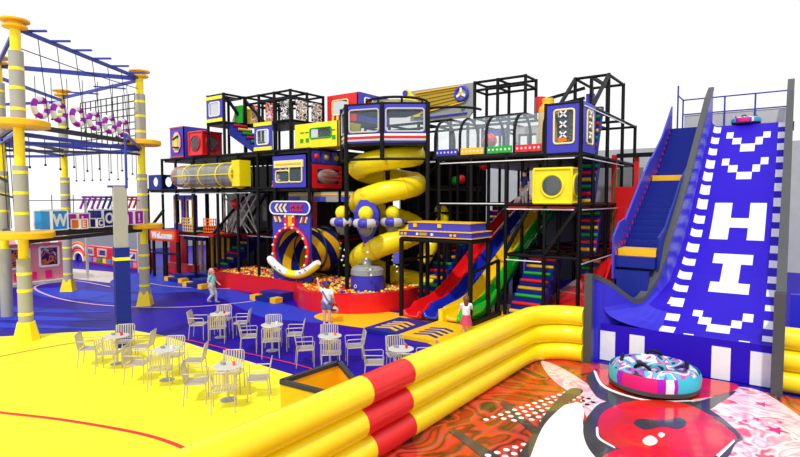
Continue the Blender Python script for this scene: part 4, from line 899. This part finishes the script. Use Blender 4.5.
for i, x in enumerate((-10.9, -9.5)):
    tag(MB().win((x, 21.3, 5.8), X, Z, 1.2, 1.4, -.08, [(.2, 1.0, .3, 1.1)]).build('inner_gate', 'lgrey' if i else 'blue', None, (x, 21.3, 5.8)), ['blue inner gate seen through the clear bridge', 'pale grey inner gate seen through the clear bridge'][i], 'gate')
tag(MB().sph((-9.9, 19.9, 6.55), .3, 14).build('balance_ball', 'red', None, (-9.9, 19.9, 6.55)), 'red ball seen through the clear bridge', 'ball')
tag(MB().lathe((-7.6, 20.2, 5.72), [(.35, 0), (.35, 1.9), (.22, 2.1), (.22, 2.3)], 16).build('foam_tower', 'amber', None, (-7.6, 20.2, 5.72)), 'tall yellow foam pillar left of the sign box', 'pillar')
tag(MB().cyl((-8.3, 21.2, 7.7), (-8.3, 21.2, 8.3), .2, n=12).build('punch_bag', 'red', None, (-8.3, 21.2, 7.7)), 'small red punch bag in the rooftop cage', 'bag')
tag(MB().box(-6.6, -6.3, 21.6, 21.8, 7.45, 8.3).build('foam_pillar', 'blue', None, (-6.45, 21.7, 7.45)), 'purple blue foam pillar in the topmost cage', 'pillar')
tag(MB().hull([(-5.7, 22.2, 2.5), (-5.7, 23.2, 2.5), (-5.7, 23.2, 5.4), (-5.7, 22.5, 5.4)], (.05, 0, 0)).build('green_sail', 'dgreen', None, (-5.7, 22.7, 2.5)), 'dark green slanted panel beside the red window frame', 'panel')

# ---------------------------------------------------------------- orange sign and gate at left
t = thing('sign_board', 'orange and red sign board reading Welcome on the left gate', 'sign', (-26.8, 15.75, 1.95))
MB().box(-28.1, -25.55, 15.75, 15.9, 1.98, 2.6).build('backing', 'red', t)
P = [(-27.75 + .24 * math.cos(a), 15.72, 2.29 + .24 * math.sin(a)) for a in [PI / 2 + PI * k / 8 for k in range(9)]] + [(-25.9 + .24 * math.cos(a), 15.72, 2.29 + .24 * math.sin(a)) for a in [-PI / 2 + PI * k / 8 for k in range(9)]]
MB().hull(P, (0, .03, 0)).build('face', 'orange', t); MB().text('WeLcome', (-26.83, 15.7, 2.29), X, Z, .36, 1.95, .02, 0, .05).build('lettering', 'white', t)
t = thing('entrance_gate', 'black gate frame with red padding beneath the Welcome sign', 'gate', (-27, 16, 0))
for x in (-28.1, -26.9, -25.7): MB().cyl((x, 15.98, 0), (x, 15.98, 2.3), .08, n=8).build('post', 'black', t)
MB().cyl((-28.1, 15.98, 1.3), (-25.7, 15.98, 1.3), .06, n=8).build('rail', 'black', t)
MB().box(-28.6, -25.9, 17.0, 17.3, .02, .62).build('red_padding', 'red', t)
tag(MB().box(-30.6, -28.8, 18.4, 18.5, .02, 2.2).build('painted_panel', 'dred', None, (-28.6, 18.4, 0)), 'dark red panel behind the entrance gate', 'panel')

# ================================================================ people
def capsule(mb, p, q, r0, r1, n=12):
    mb.tube([p, q], [r0, r1], n); mb.sph(p, r0, n); mb.sph(q, r1, n)
def remesh(o, v):
    m = o.modifiers.new('r', 'REMESH'); m.mode = 'VOXEL'; m.voxel_size = v; m.use_smooth_shade = True
    s_ = o.modifiers.new('s', 'SMOOTH'); s_.factor = .5; s_.iterations = 3
def person(label, loc, rz, Ht, J, top='white', bottom='denim', bstyle='shorts', hair='hairb', hstyle='short', shoe='dark', sleeve=.5, vox=.007, held=None):
    """J: joint positions as fractions of the height; x to the figure's right, y forwards"""
    base = dict(pel=(0, 0, .5), ch=(0, 0, .7), nk=(0, 0, .81), hd=(0, .012, .905), sL=(-.105, 0, .775), sR=(.105, 0, .775), eL=(-.135, -.01, .62), eR=(.135, -.01, .62),
                wL=(-.14, .03, .49), wR=(.14, .03, .49), hL=(-.055, 0, .49), hR=(.055, 0, .49), kL=(-.06, .01, .265), kR=(.06, .01, .265), aL=(-.06, 0, .045), aR=(.06, 0, .045)); base.update(J)
    t = thing('person', label, 'person', loc); Rz = Matrix.Rotation(rz, 3, 'Z')
    def W(p): return Vector(loc) + Rz @ (Vector(p) * Ht)
    j = {k: W(v) for k, v in base.items()}; H = Ht; b = MB(); f3 = Rz @ Vector((0, 1, 0)); r3 = Rz @ Vector((1, 0, 0))
    capsule(b, j['pel'], j['ch'], .085 * H, .09 * H); capsule(b, j['ch'], (j['sL'] + j['sR']) / 2 - Vector((0, 0, .02 * H)), .085 * H, .07 * H); capsule(b, j['sL'], j['sR'], .04 * H, .04 * H)
    capsule(b, j['nk'] - Vector((0, 0, .03 * H)), j['hd'], .032 * H, .035 * H)
    b.sph(j['hd'], .075 * H, 20, sc=(.88, 1, 1.12)); b.sph(j['hd'] + f3 * .022 * H - Vector((0, 0, .045 * H)), .05 * H, 14)
    b.sph(j['hd'] + f3 * .078 * H - Vector((0, 0, .012 * H)), .014 * H, 8)
    for s in (-1, 1): b.sph(j['hd'] + r3 * s * .068 * H, .017 * H, 8, sc=(.6, 1, 1.3))
    for S, s in (('L', -1), ('R', 1)):
        capsule(b, j['s' + S], j['e' + S], .036 * H, .028 * H); capsule(b, j['e' + S], j['w' + S], .028 * H, .019 * H)
        capsule(b, j['h' + S], j['k' + S], .062 * H, .043 * H); capsule(b, j['k' + S], j['a' + S], .043 * H, .025 * H)
        capsule(b, j['a' + S] - Vector((0, 0, .02 * H)), j['a' + S] + f3 * .085 * H - Vector((0, 0, .028 * H)), .024 * H, .018 * H)
        d = (j['w' + S] - j['e' + S]).normalized(); side = d.cross(f3); side = side.normalized() if side.length > .1 else r3
        kn = j['w' + S] + d * .05 * H; capsule(b, j['w' + S], kn, .018 * H, .02 * H)
        for i, L in enumerate((.036, .042, .04, .03)):
            o_ = kn + side * (i - 1.5) * .012 * H; m_ = o_ + d * L * .55 * H; capsule(b, o_, m_, .0068 * H, .0062 * H, 6); capsule(b, m_, m_ + (d * .7 + f3 * .5).normalized() * L * .5 * H, .0062 * H, .0052 * H, 6)
        th = j['w' + S] + d * .015 * H; capsule(b, th, th + (d * .6 - side * .8).normalized() * .042 * H, .009 * H, .0065 * H, 6)
    o = b.build('body', 'skin', t); remesh(o, vox)
    for s in (-1, 1):
        MB().sph(j['hd'] + f3 * .072 * H + r3 * s * .026 * H + Vector((0, 0, .006 * H)), .008 * H, 8).build('eye', 'black', t)
    MB().bar(j['hd'] + f3 * .074 * H - r3 * .015 * H - Vector((0, 0, .045 * H)), j['hd'] + f3 * .074 * H + r3 * .015 * H - Vector((0, 0, .045 * H)), .006 * H).build('mouth', 'dred', t)
    c = MB(); capsule(c, j['pel'] + Vector((0, 0, .03 * H)), j['ch'], .098 * H, .1 * H); capsule(c, j['ch'], (j['sL'] + j['sR']) / 2 - Vector((0, 0, .02 * H)), .095 * H, .075 * H); capsule(c, j['sL'], j['sR'], .048 * H, .048 * H)
    for S in 'LR': capsule(c, j['s' + S], j['s' + S].lerp(j['e' + S], sleeve), .046 * H, .044 * H)
    o = c.build('shirt', top, t); remesh(o, vox * 1.3)
    c = MB()
    if bstyle == 'skirt':
        w0 = j['pel'] + Vector((0, 0, .05 * H)); c.lathe(w0 - Vector((0, 0, .25 * H)), [(.155 * H, 0), (.15 * H, .02 * H), (.1 * H, .24 * H)], 20); c.build('skirt', bottom, t)
    else:
        capsule(c, j['hL'] + Vector((0, 0, .02 * H)), j['hR'] + Vector((0, 0, .02 * H)), .085 * H, .085 * H)
        for S in 'LR':
            if bstyle == 'shorts': capsule(c, j['h' + S], j['h' + S].lerp(j['k' + S], .45), .074 * H, .068 * H)
            else: capsule(c, j['h' + S], j['k' + S], .07 * H, .052 * H); capsule(c, j['k' + S], j['a' + S] + Vector((0, 0, .02 * H)), .052 * H, .032 * H)
        o = c.build(bstyle, bottom, t); remesh(o, vox * 1.3)
    for S in 'LR':
        c = MB(); capsule(c, j['a' + S] - Vector((0, 0, .016 * H)), j['a' + S] + f3 * .09 * H - Vector((0, 0, .024 * H)), .031 * H, .024 * H); c.build('shoe', shoe, t)
    c = MB(); c.sph(j['hd'] - f3 * .012 * H + Vector((0, 0, .016 * H)), .083 * H, 20, sc=(.92, 1, 1.1))
    if hstyle == 'tail': capsule(c, j['hd'] - f3 * .075 * H, j['hd'] - f3 * .1 * H - Vector((0, 0, .13 * H)), .03 * H, .018 * H)
    if hstyle == 'long': capsule(c, j['hd'] - f3 * .04 * H, j['nk'] - f3 * .035 * H - Vector((0, 0, .05 * H)), .065 * H, .05 * H)
    o = c.build('hair', hair, t)
    return t, j
# walking child in mint shirt, moving right
g = G(212, 303.5)
person('person in mint shirt and pale patterned leggings walking right past the red pit wall', g, YAW - PI / 2 - .1, 1.42,
       dict(kL=(-.05, .09, .28), aL=(-.05, .1, .06), kR=(.05, .05, .27), aR=(.05, -.09, .09), eL=(-.13, .06, .63), wL=(-.13, .14, .56), eR=(.13, -.05, .63), wR=(.13, .04, .52)), 'mint', 'lgrey', 'leggings', 'hairl', 'tail', 'denim')
g = G(327, 324)
t_, j = person('person in blue cap, white tee and denim shorts raising one arm before the ball pit', g, YAW + .15, 1.45,
       dict(eL=(-.17, .02, .86), wL=(-.2, .03, 1.0), eR=(.14, -.02, .63), wR=(.17, .05, .5)), 'white', 'denim', 'shorts', 'hairb', 'short', 'lgrey')
c = MB(); c.sph(j['hd'] + Vector((0, 0, .05)), .135, 20, sc=(.9, 1, .8)); cap = c.build('cap', 'navy', t_)
d0 = j['sL']; d1 = j['hR']; mb = MB()
bk = -(Matrix.Rotation(YAW + .15, 3, 'Z') @ Vector((0, 1, 0))) * .165
mb.bar(d0 + bk * .8 + Vector((.0, 0, .03)), j['pel'].lerp(j['ch'], .5) + bk, .045); mb.bar(j['pel'].lerp(j['ch'], .5) + bk, d1 + bk * .8 + Vector((.03, 0, .05)), .045); mb.build('sash', 'denim', t_)
q = j['wR'] + Vector((.03, 0, -.26)); tb = thing('hand_bag', 'round dark and coral hand bag held by the child in blue cap', 'bag', (q.x, q.y, q.z)); MB().sph(q, .13, 16, sc=(1.2, .8, .95)).build('bag_body', 'hairl', tb); MB().ring(q + Vector((0, 0, .1)), (0, 1, 0), .1, .015, 20, 6).build('bag_handle', 'black', tb); MB().ring(q + Vector((0, 0, .02)), Z, .15, .03, 20, 6, sc=.7).build('bag_band', 'dark', tb)
g = G(466, 336.5)
person('person in white top and pink skirt standing with hands near face by the green slide', g, YAW - .15, 1.26,
       dict(eL=(-.13, .07, .64), wL=(-.04, .13, .74), eR=(.14, .08, .66), wR=(.06, .13, .77), kL=(-.05, 0, .265), kR=(.05, 0, .265)), 'white', 'skirt', 'skirt', 'hairb', 'long', 'pink')
gx = (-19.0, 16.9, 4.68)
person('person in white shirt and orange trousers sitting on the ledge left of the cabin panel', (gx[0], gx[1], gx[2] - .33), YAW + 1.9, 1.2,
       dict(pel=(0, 0, .34), ch=(0, .0, .5), nk=(0, .03, .61), hd=(0, .05, .7), sL=(-.1, 0, .585), sR=(.1, 0, .585), eL=(-.13, .1, .5), eR=(.13, .1, .5), wL=(-.06, .2, .52), wR=(.06, .2, .52), hL=(-.05, .02, .34), hR=(.05, .02, .34), kL=(-.06, .2, .46), kR=(.06, .2, .46), aL=(-.06, .27, .31), aR=(.06, .27, .31)), 'white', 'orange', 'leggings', 'hairl', 'short', 'brown', vox=.012)
person('person in dark blue shirt standing on the middle storey left of the yellow cube', (-7.95, 18.9, 3.97), YAW + 2.2, 1.3, {}, 'navy', 'grey', 'leggings', 'hairk', 'short', 'red', vox=.012)

# ================================================================ chairs and tables
def chair_proto():
    t = thing('slatted_armchair', 'proto', 'chair', (0, 0, 0)); W, D, S, B = .225, .2, .44, .84
    for s in (-1, 1):
        MB().cyl((s * W, D, 0), (s * (W - .01), D, S), .013, n=6).build('leg', 'metal', t)
        MB().cyl((s * W, -D - .04, 0), (s * (W - .01), -D, S), .013, n=6).build('leg', 'metal', t)
        MB().tube([(s * (W - .01), -D - .05, .66), (s * (W + .02), D - .02, .66), (s * (W + .02), D + .01, .64), (s * (W - .005), D, S)], .012, 6).build('arm_rest', 'metal', t)
    MB().rrect((-W, -D, S), X, Y, 0, 2 * W, 0, 2 * D, .04, .012).build('seat_frame', 'metal', t)
    for i in range(9): MB().box(-W + .03 + i * .0525, -W + .062 + i * .0525, -D, D, S - .006, S + .008).build('seat_slat', 'metal', t)
    MB().tube([(-W + .01, -D, S), (-W + .01, -D - .07, B - .04), (-W + .04, -D - .075, B), (W - .04, -D - .075, B), (W - .01, -D - .07, B - .04), (W - .01, -D, S)], .013, 6).build('back_frame', 'metal', t)
    for i in range(8):
        x = -W + .05 + i * .056; MB().hull([(x, -D - .01, S + .03), (x + .03, -D - .01, S + .03), (x + .03, -D - .075, B), (x, -D - .075, B)], (0, -.008, 0)).build('back_slat', 'metal', t)
    return t
def table_proto():
    t = thing('round_table', 'proto', 'table', (0, 0, 0))
    MB().lathe((0, 0, .71), [(.28, 0), (.3, .01), (.3, .022), (.28, .028)], 32).build('table_top', 'lgrey', t)
    MB().cyl((0, 0, .03), (0, 0, .71), .03, n=12).build('pedestal', 'metal', t)
    MB().lathe((0, 0, 0), [(.17, 0), (.17, .012), (.05, .035)], 24).build('base', 'grey', t)
    return t
cp, tp = chair_proto(), table_proto(); used = [False, False]
def put(p, k, x, y, rz, lab, grp):
    o = p if not used[k] else copy_tree(p); used[k] = True
    o.location = (x, y, 0); o.rotation_euler = (0, 0, rz); o['label'] = lab; o['group'] = grp
CA = YAW + .16
tabs = [(-13.78, 6.78, 'at the leftmost table on the yellow floor'), (-11.61, 6.84, 'at the middle table on the yellow floor'), (-9.4, 6.89, 'at the rightmost table on the yellow floor'),
        (-13.9, 9.95, 'at the leftmost table on the blue floor'), (-11.51, 9.91, 'at the second table from left on the blue floor'), (-9.38, 9.96, 'at the third table on the blue floor'), (-7.22, 10.05, 'at the table next to the yellow barrier')]
for i, (x, y, wh_) in enumerate(tabs):
    put(tp, 1, x, y, 0, 'small round pale cafe table ' + wh_.replace('at the', 'being the').replace(' table', ' one'), 'small round cafe tables')
    for a, lab in ((0, 'nearest the viewer'), (PI, 'on the far side'), (-PI / 2, 'on the left side'), (PI / 2, 'on the right side')):
        dd = .54 if a in (0, PI) else .62
        jit = random.uniform(-.12, .12); A_ = CA + a
        put(cp, 0, x + math.sin(A_) * dd, y - math.cos(A_) * dd, A_ + jit, 'slatted armchair ' + lab + ' ' + wh_, 'pale metal slatted armchairs around the cafe tables')
    o = MB().lathe((0, 0, 0), [(.03, 0), (.035, .08)], 10).build('cup', ['red', 'white', 'orange'][i % 3]); o.location = (x + .1, y + .08, .739)
    tag(o, ['red cup', 'white cup', 'orange cup'][i % 3] + ' on the cafe table ' + wh_.replace('at the', 'the').replace(' table', ' one'), 'cup', 'cups on the cafe tables')
    o = MB().box(-.05, .05, -.03, .03, 0, .05).build('napkin_box', 'grey'); o.location = (x - .12, y - .02, .74)
    tag(o, 'grey napkin box on the cafe table ' + wh_.replace('at the', 'the').replace(' table', ' one'), 'napkin box', 'napkin boxes on the cafe tables')
# a lone chair beside the open box
# open yellow box
t = thing('open_box', 'open topped golden yellow box with a dark rim beside the barrier', 'box', (-6.5, 6.8, 0))
c4 = [Vector((-6.95, 6.12, 0)), Vector((-5.84, 6.12, 0)), Vector((-5.84, 7.05, 0)), Vector((-6.95, 7.58, 0))]
c4 = [Vector((-6.94, 6.16, 0)), Vector((-5.83, 6.22, 0)), Vector((-5.87, 6.87, 0)), Vector((-6.87, 7.54, 0))]
for i in range(4):
    a, b = c4[i], c4[(i + 1) % 4]; MB().bar(a + Vector((0, 0, .54)), b + Vector((0, 0, .54)), .05, 1.06).build('side_panel', 'amber', t)
    MB().bar(a + Vector((0, 0, 1.09)), b + Vector((0, 0, 1.09)), .09, .07).build('rim', 'dark', t)
MB().hull([p + Vector((0, 0, .02)) for p in c4], (0, 0, .05)).build('floor_panel', 'amber', t)
# square column
t = thing('square_column', 'square grey concrete column padded blue below with a yellow band', 'column', (-15.1, 7.75, 0))
cc = Vector((-15.3, 7.73, 0)); a1 = Vector((math.cos(YAW + .62), math.sin(YAW + .62), 0)); a2 = Vector((-a1.y, a1.x, 0))
MB().obox(cc + Vector((0, 0, 3.65)), a1 * .165, a2 * .165, Vector((0, 0, .9))).build('shaft', 'pole', t)
MB().obox(cc + Vector((0, 0, 1.42)), a1 * .19, a2 * .19, Vector((0, 0, 1.42))).build('padding', 'dblue', t)
MB().obox(cc + Vector((0, 0, 2.52)), a1 * .2, a2 * .2, Vector((0, 0, .045))).build('band', 'vyellow', t)

# ================================================================ rope course
A, B, Cc, D, E_ = Vector((-18.34, 6.39, 0)), Vector((-20.6, 11.3, 0)), Vector((-26.6, 11.0, 0)), Vector((-22.6, 7.3, 0)), Vector((-29.4, 9.0, 0))
t = thing('rope_course', 'high ropes course of banded grey poles, yellow platforms and blue beams', 'ropes course', (-22, 9, 0))
UP, LO, TP = 6.42, 3.18, 8.95
for q, (p, tz) in enumerate(((A, 9.22), (B, 9.0), (Cc, 8.9), (D, 9.0))):
    x, y = p.x, p.y; r = .19; prof_ = []; ms = []
    for z0, z1, rr, m in ((0, LO - .75, r, 0), (LO - .75, LO - .1, r * .72, 1), (LO - .1, UP - 1.25, r, 0), (UP - 1.25, UP - .15, r * .72, 1), (UP - .15, tz - .75, r, 0), (tz - .75, tz - .1, r * .72, 1)):
        prof_ += [(rr, z0), (rr, z1)]; ms += [m, m]
    po = MB().lathe((x, y, 0), prof_, 20, mf=lambda i, k: ms[i]).build('pole', ['pole', 'yellow'], t)
    for z in ([.75, 1.45, 1.95] if q != 3 else []) + [LO + .55, LO + 1.15, LO + 1.75, UP + .35, UP + .95, UP + 1.5]:
        if z < tz - .8: MB().lathe((x, y, z), [(r + .006, 0), (r + .006, .09)], 20).build('band', 'vyellow', po)
    if q < 3: MB().lathe((x, y, 0), [(.38, 0), (.36, .05), (.24, .55), (.2, .56)], 4 if q else 8).build('base_cone', 'yellow', po)
    if q < 3:
        for z, rr in ((UP, .8 if q == 0 else .72), (LO, .82 if q == 0 else .72)):
            if q == 2: continue
            pf = MB().lathe((x, y, z - .14), [(rr - .05, 0), (rr, .03), (rr, .17), (rr - .04, .2)], 32).build('platform', 'amber', t); tag(pf, 'yellow round platform')
    cp_ = MB().lathe((x, y, tz - .12), [(.2, 0), (.32, .04), (.32, .1), (.2, .12), (.2, .2), (.38, .22), (.38, .27), (.2, .3)], 20).build('collar', 'amber', t)
def bm(a, b, z0, z1, m='beam', w=.09): MB().bar((a.x, a.y, z0), (b.x, b.y, z1), w, w * 1.2).build('beam', m, t)
bm(A, B, 9.14, 8.87); bm(B, D, 8.85, 8.85, w=.12); bm(B, Cc, 8.8, 8.72); bm(D, Cc, 8.45, 8.6); bm(A, D, 9.1, 8.85); bm(Cc, E_, 8.55, 8.4)
for i in range(6):
    f = .09 + i * .165; p = A.lerp(B, f); z = 9.14 - .27 * f + .08; MB().bar((p.x - .2, p.y - .14, z), (p.x + .42, p.y + .3, z), .06).build('cross_bar', 'beam', t)
for i, f in enumerate((.35, .7)):
    p = B.lerp(Cc, f); MB().bar((p.x - .3, p.y - .5, 8.75), (p.x + .3, p.y + .5, 8.75), .05).build('cross_bar', 'beam', t)
for (a, b) in ((A, B),):
    bm(a, b, UP - .05, UP - .05, 'dark', .12); bm(a, b, UP - .32, UP - .32, 'beam', .1); bm(a, b, LO - .05, LO - .05, 'dark', .16); bm(a, b, LO - .25, LO - .2, 'dark', .1)
bm(A, B, UP - .55, UP - .5, 'beam', .06); bm(B, D, UP - .45, UP - .5, 'dark', .07); bm(D, Cc, UP - .05, UP - .05, 'dark', .1); bm(B, Cc, UP - .3, UP - .25); bm(B, D, UP - .2, UP - .25, 'beam', .12); bm(D, Cc, UP - .3, UP - .3); bm(A, D, UP - .25, UP - .25); bm(A, D, UP - .05, UP - .05, 'dark'); bm(Cc, E_, UP - .3, UP - .3)
bm(A, D, LO - .1, LO - .1, 'dark', .12); bm(Cc, B, LO + 1.0, LO + 1.0, 'dark', .03)
MB().tube([(A.x, A.y, 8.6), (-19.5, 8.8, 8.5), (B.x, B.y, 8.45)], .015, 5).build('cable', 'rope', t)
MB().cyl((A.x, A.y, 4.15), (B.x, B.y, 4.15), .012, n=5).build('cable', 'rope', t)
MB().cyl((A.x, A.y, LO + 1.0), (-24.5, 4, LO + 2.4), .03, n=5).build('cable', 'rope', t)
MB().cyl((-18.45, 6.1, 4.7), (-19.6, 3.9, 6.3), .04, n=6).build('brace', 'dark', t)
MB().cyl((-15.1, 7.83, 4.5), (-15.1, 7.83, 6.0), .035, n=8).build('column_tie', 'beam', t); MB().bar((-15.1, 7.83, 6.0), (B.x, B.y, 6.15), .07).build('column_tie', 'beam', t); MB().bar((-15.45, 7.48, 4.55), (-15.1, 7.83, 4.55), .06).build('column_tie', 'beam', t)
def rope(p, z0, z1, knob=True, lean=(0, 0)):
    mb = MB().cyl((p.x, p.y, z1), (p.x + lean[0], p.y + lean[1], z0), .012, n=5)
    o = mb.build('hanging_rope', 'rope', t)
    if knob: MB().sph((p.x + lean[0], p.y + lean[1], z0), .04, 6).build('knob', 'rope', o)
RT_ = (.145, .275, .415, .55, .685, .815)
for i, f in enumerate(RT_):
    p = A.lerp(B, f); rope(p, 6.45, 9.08 - .27 * f, True, (.12, .18))
for i in range(9):
    p = A.lerp(B, .06 + i * .105); rope(p, 5.15 + .1 * (i % 2), UP - .35)
for i in range(8):
    p = B.lerp(Cc, .06 + i * .11); rope(p, 5.0, UP - .35)
for i in range(8):
    p = B.lerp(D, .1 + i * .11); rope(p, 6.8 + .3 * (i % 2), 8.6)
for i in range(5):
    p = A.lerp(D, .1 + i * .2); rope(p, 3.2, UP - .3, False, (.1, .05))
for i in range(5):
    p = A.lerp(B, .2 + i * .16); rope(p, LO + .05, LO + 1.15, False)
# climbing net
nt_ = MB(); na, nb = B.lerp(Cc, .06), B.lerp(Cc, .74)
for i in range(11):
    p = na.lerp(nb, i / 10); nt_.cyl((p.x, p.y, UP - .1), (p.x, p.y, 8.35), .022, n=5)
for i in range(8):
    z = UP + i * .27; nt_.cyl((na.x, na.y, z), (nb.x, nb.y, z + .03), .022, n=5)
nt_.build('climbing_net', 'net', t)
# life rings
for i, f in enumerate(RT_):
    p = A.lerp(B, f); d = (B - A).normalized(); ax = Vector((.88, .47, 0))
    o = MB().ring((0, 0, 0), ax, .26, .085, 32, 10, mf=lambda i, k: (i // 4) % 2).build('life_ring', ['white', 'purple']); o.location = (p.x + .06, p.y - .02, 6.98 - .03 * i)
    tag(o, ['first', 'second', 'third', 'fourth', 'fifth', 'sixth'][i] + ' purple and white life ring from the near pole of the ropes course', 'life ring', 'purple and white life rings on the ropes course')
# a second course further left
t2 = thing('far_ropes_frame', 'distant pole and swing ropes at the left edge behind the ropes course', 'ropes course', (-24, 6.5, 0))
for f in range(3):
    x, y = -21.2 - f * .5, 6.3 - f * .35; P = [(x, y, UP - .3), (x + .25, y + .1, 4.6), (x + .1, y + .05, 3.3), (x - .25, y - .1, 3.15), (x - .4, y - .15, 4.4), (x - .1, y, UP - .3)]; MB().tube(smooth_line(P, 5), .015, 5).build('swing_rope', 'rope', t2)
MB().bar((-22.8, 5.6, UP - .3), (-20.9, 6.8, UP - .3), .08).build('beam', 'beam', t2)
# welcome letter blocks on the lower rope deck
d = (B - A).normalized(); nrm = Vector((d.y, -d.x, 0))
blocks = [('W', .2, .64, 'skyblue', 'big sky blue block with letter W'), ('E', .34, .34, 'orange', 'small orange block with letter E'), ('L', .395, .52, 'purple', 'purple block with letter L'), ('C', .475, .34, 'navy', 'small dark block with letter C'), ('O', .6, .62, 'navy', 'big navy block with letter O'), ('M', .69, .5, 'skyblue', 'blue block mostly hidden by the column'), ('E', .77, .4, 'orange', 'orange block hidden behind the column'), ('!', .9, .55, 'purple', 'purple block with exclamation mark')]
for i, (ch, f, s, m, lab) in enumerate(blocks):
    p = A.lerp(B, f) + (nrm * .3 if s < .36 else nrm * -.05); z0 = LO + .04; t3 = thing('letter_block', lab + ' on the lower rope deck', 'letter block', (p.x, p.y, z0), 'letter blocks spelling a greeting')
    c0 = p + Vector((0, 0, z0 + s / 2)); MB().obox(c0, d * s / 2, nrm * s / 2, Vector((0, 0, s / 2))).build('block_body', m, t3)
    MB().text(ch, c0 + nrm * (s / 2 + .004), d, Z, s * .62, None, .012, 0, .03).build('letter', 'white', t3)
    for side_c, u in ((c0 + nrm * (s / 2 + .005), d), (c0 - d * (s / 2 + .005), nrm)):
        e = MB(); h = s / 2 - .02
        k4 = [side_c + u * sx * h + Vector((0, 0, sz * h)) for sx, sz in ((-1, -1), (1, -1), (1, 1), (-1, 1))]
        for a_, b_ in zip(k4, k4[1:] + k4[:1]): e.bar(a_, b_, .035)
        e.build('edge_line', 'white', t3)
# slanted picket rail
t = thing('picket_rail', 'slanted purple, navy and red picket rail behind the letter blocks', 'rail', (-26, 13, 3.6))
pa, pb = Vector((-30, 13.2, 4.3)), Vector((-30, 16.3, 4.3)); n = 11
for i in range(n):
    f = (i + .5) / n; p = pa.lerp(pb, f); m = 'purple' if f < .36 else ('navy' if f < .62 else 'red'); MB().bar(p, p + Vector((0, -.25, -.62)), .09).build('picket', m, t)
for a_, b_, m in ((0, .36, 'purple'), (.36, .62, 'navy'), (.62, 1, 'red')): MB().bar(pa.lerp(pb, a_), pa.lerp(pb, b_), .1).build('top_rail', m, t)
for f in (.05, .95): p = pa.lerp(pb, f); MB().bar((p.x, p.y, 0), p, .1).build('support_post', 'lgrey', t)

# ================================================================ pink hut, red booths
t = thing('pink_shop_hut', 'pink shop hut with striped awning and two white framed windows', 'hut', (-31, 9, 0)); hx0 = -30.3
MB().win((hx0, 6.5, 0), Y, Z, 5.8, 2.05, -.12, [(1.6, 2.6, .85, 1.8), (3.3, 4.3, .85, 1.8), (4.75, 5.6, .85, 1.85)]).build('front_wall', 'pink', t)
for a, b in ((1.6, 2.6), (3.3, 4.3), (4.75, 5.6)):
    MB().rrect((hx0 + .03, 6.5, 0), Y, Z, a, b, .82, 1.8, .1, .06).build('window_frame', 'white', t)
    MB().box(hx0 - .3, hx0 - .25, 6.5 + a, 6.5 + b, .8, 1.85).build('display', 'murals', t)
MB().box(hx0 - 3, hx0 - .12, 6.5, 6.6, 0, 2.05).build('side_wall', 'pink', t); MB().box(hx0 - 3, hx0 - .12, 12.2, 12.3, 0, 2.05).build('side_wall', 'pink', t); MB().box(hx0 - 3, hx0 - 2.9, 6.6, 12.2, 0, 2.05).build('rear_wall', 'pink', t)
for i in range(16):
    y = 6.5 + i * 5.8 / 16; MB().hull([(hx0 - .5, y, 2.65), (hx0 - .5, y + 5.8 / 16, 2.65), (hx0 + .45, y + 5.8 / 16, 2.02), (hx0 + .45, y, 2.02)], (0, 0, .04)).build('awning_stripe', ['lpink', 'pink'][i % 2] if i % 2 else 'white', t)
for i in range(7): y = 7.4 + i * .68; MB().box(hx0 + .01, hx0 + .06, y, y + .28, .22, .6).build('pink_tile', 'magenta', t)
MB().box(hx0, hx0 + .5, 6.5, 12.3, 0, .14).build('plinth', 'lgrey', t)
MB().hull([(hx0 - 3, 6.5, 2.1), (hx0 - 3, 12.3, 2.1), (hx0 - .5, 12.3, 2.64), (hx0 - .5, 6.5, 2.64)], (0, 0, .05)).build('roof', 'lpink', t)
t = thing('red_booth', 'low red booth wall with white framed windows and colourful tiles', 'booth', (-35, 16.9, 0))
MB().box(-38.15, -30.2, 16.8, 17.2, 0, 1.12).build('booth_wall', 'red', t)
for x in (-37.9, -36.2, -32.6, -31.2): w_ = MB().win((x, 16.74, .5), X, Z, 1.2, .52, -.05, [(.12, 1.08, .1, .42)]).build('window_frame', 'lgrey', t); MB().box(x + .1, x + 1.1, 16.76, 16.79, .58, .94).build('display', 'murals', w_)
for i in range(12): MB().box(-38 + i * .62, -37.6 + i * .62, 16.75, 16.8, .1, .4).build('tile', ['yellow', 'skyblue', 'pink', 'green'][i % 4], t)
t = thing('rainbow_arch', 'striped rainbow arch left of the red booth', 'arch', (-39.6, 17, 0))
for i, (r, m) in enumerate(((1.5, 'orange'), (1.3, 'white'), (1.1, 'red'), (.9, 'orange'), (.7, 'white'))): MB().ring((-39.4, 17 + .01 * i, 0), (0, -1, 0), r, .11, 24, 6, a0=0, a1=PI, sc=.8).build('arch_band', m, t)
MB().hull([(-39.4 + 1.4 * math.cos(PI * k / 12), 17.2, 1.1 * math.sin(PI * k / 12)) for k in range(13)], (0, .1, 0)).build('backing', 'blue', t)
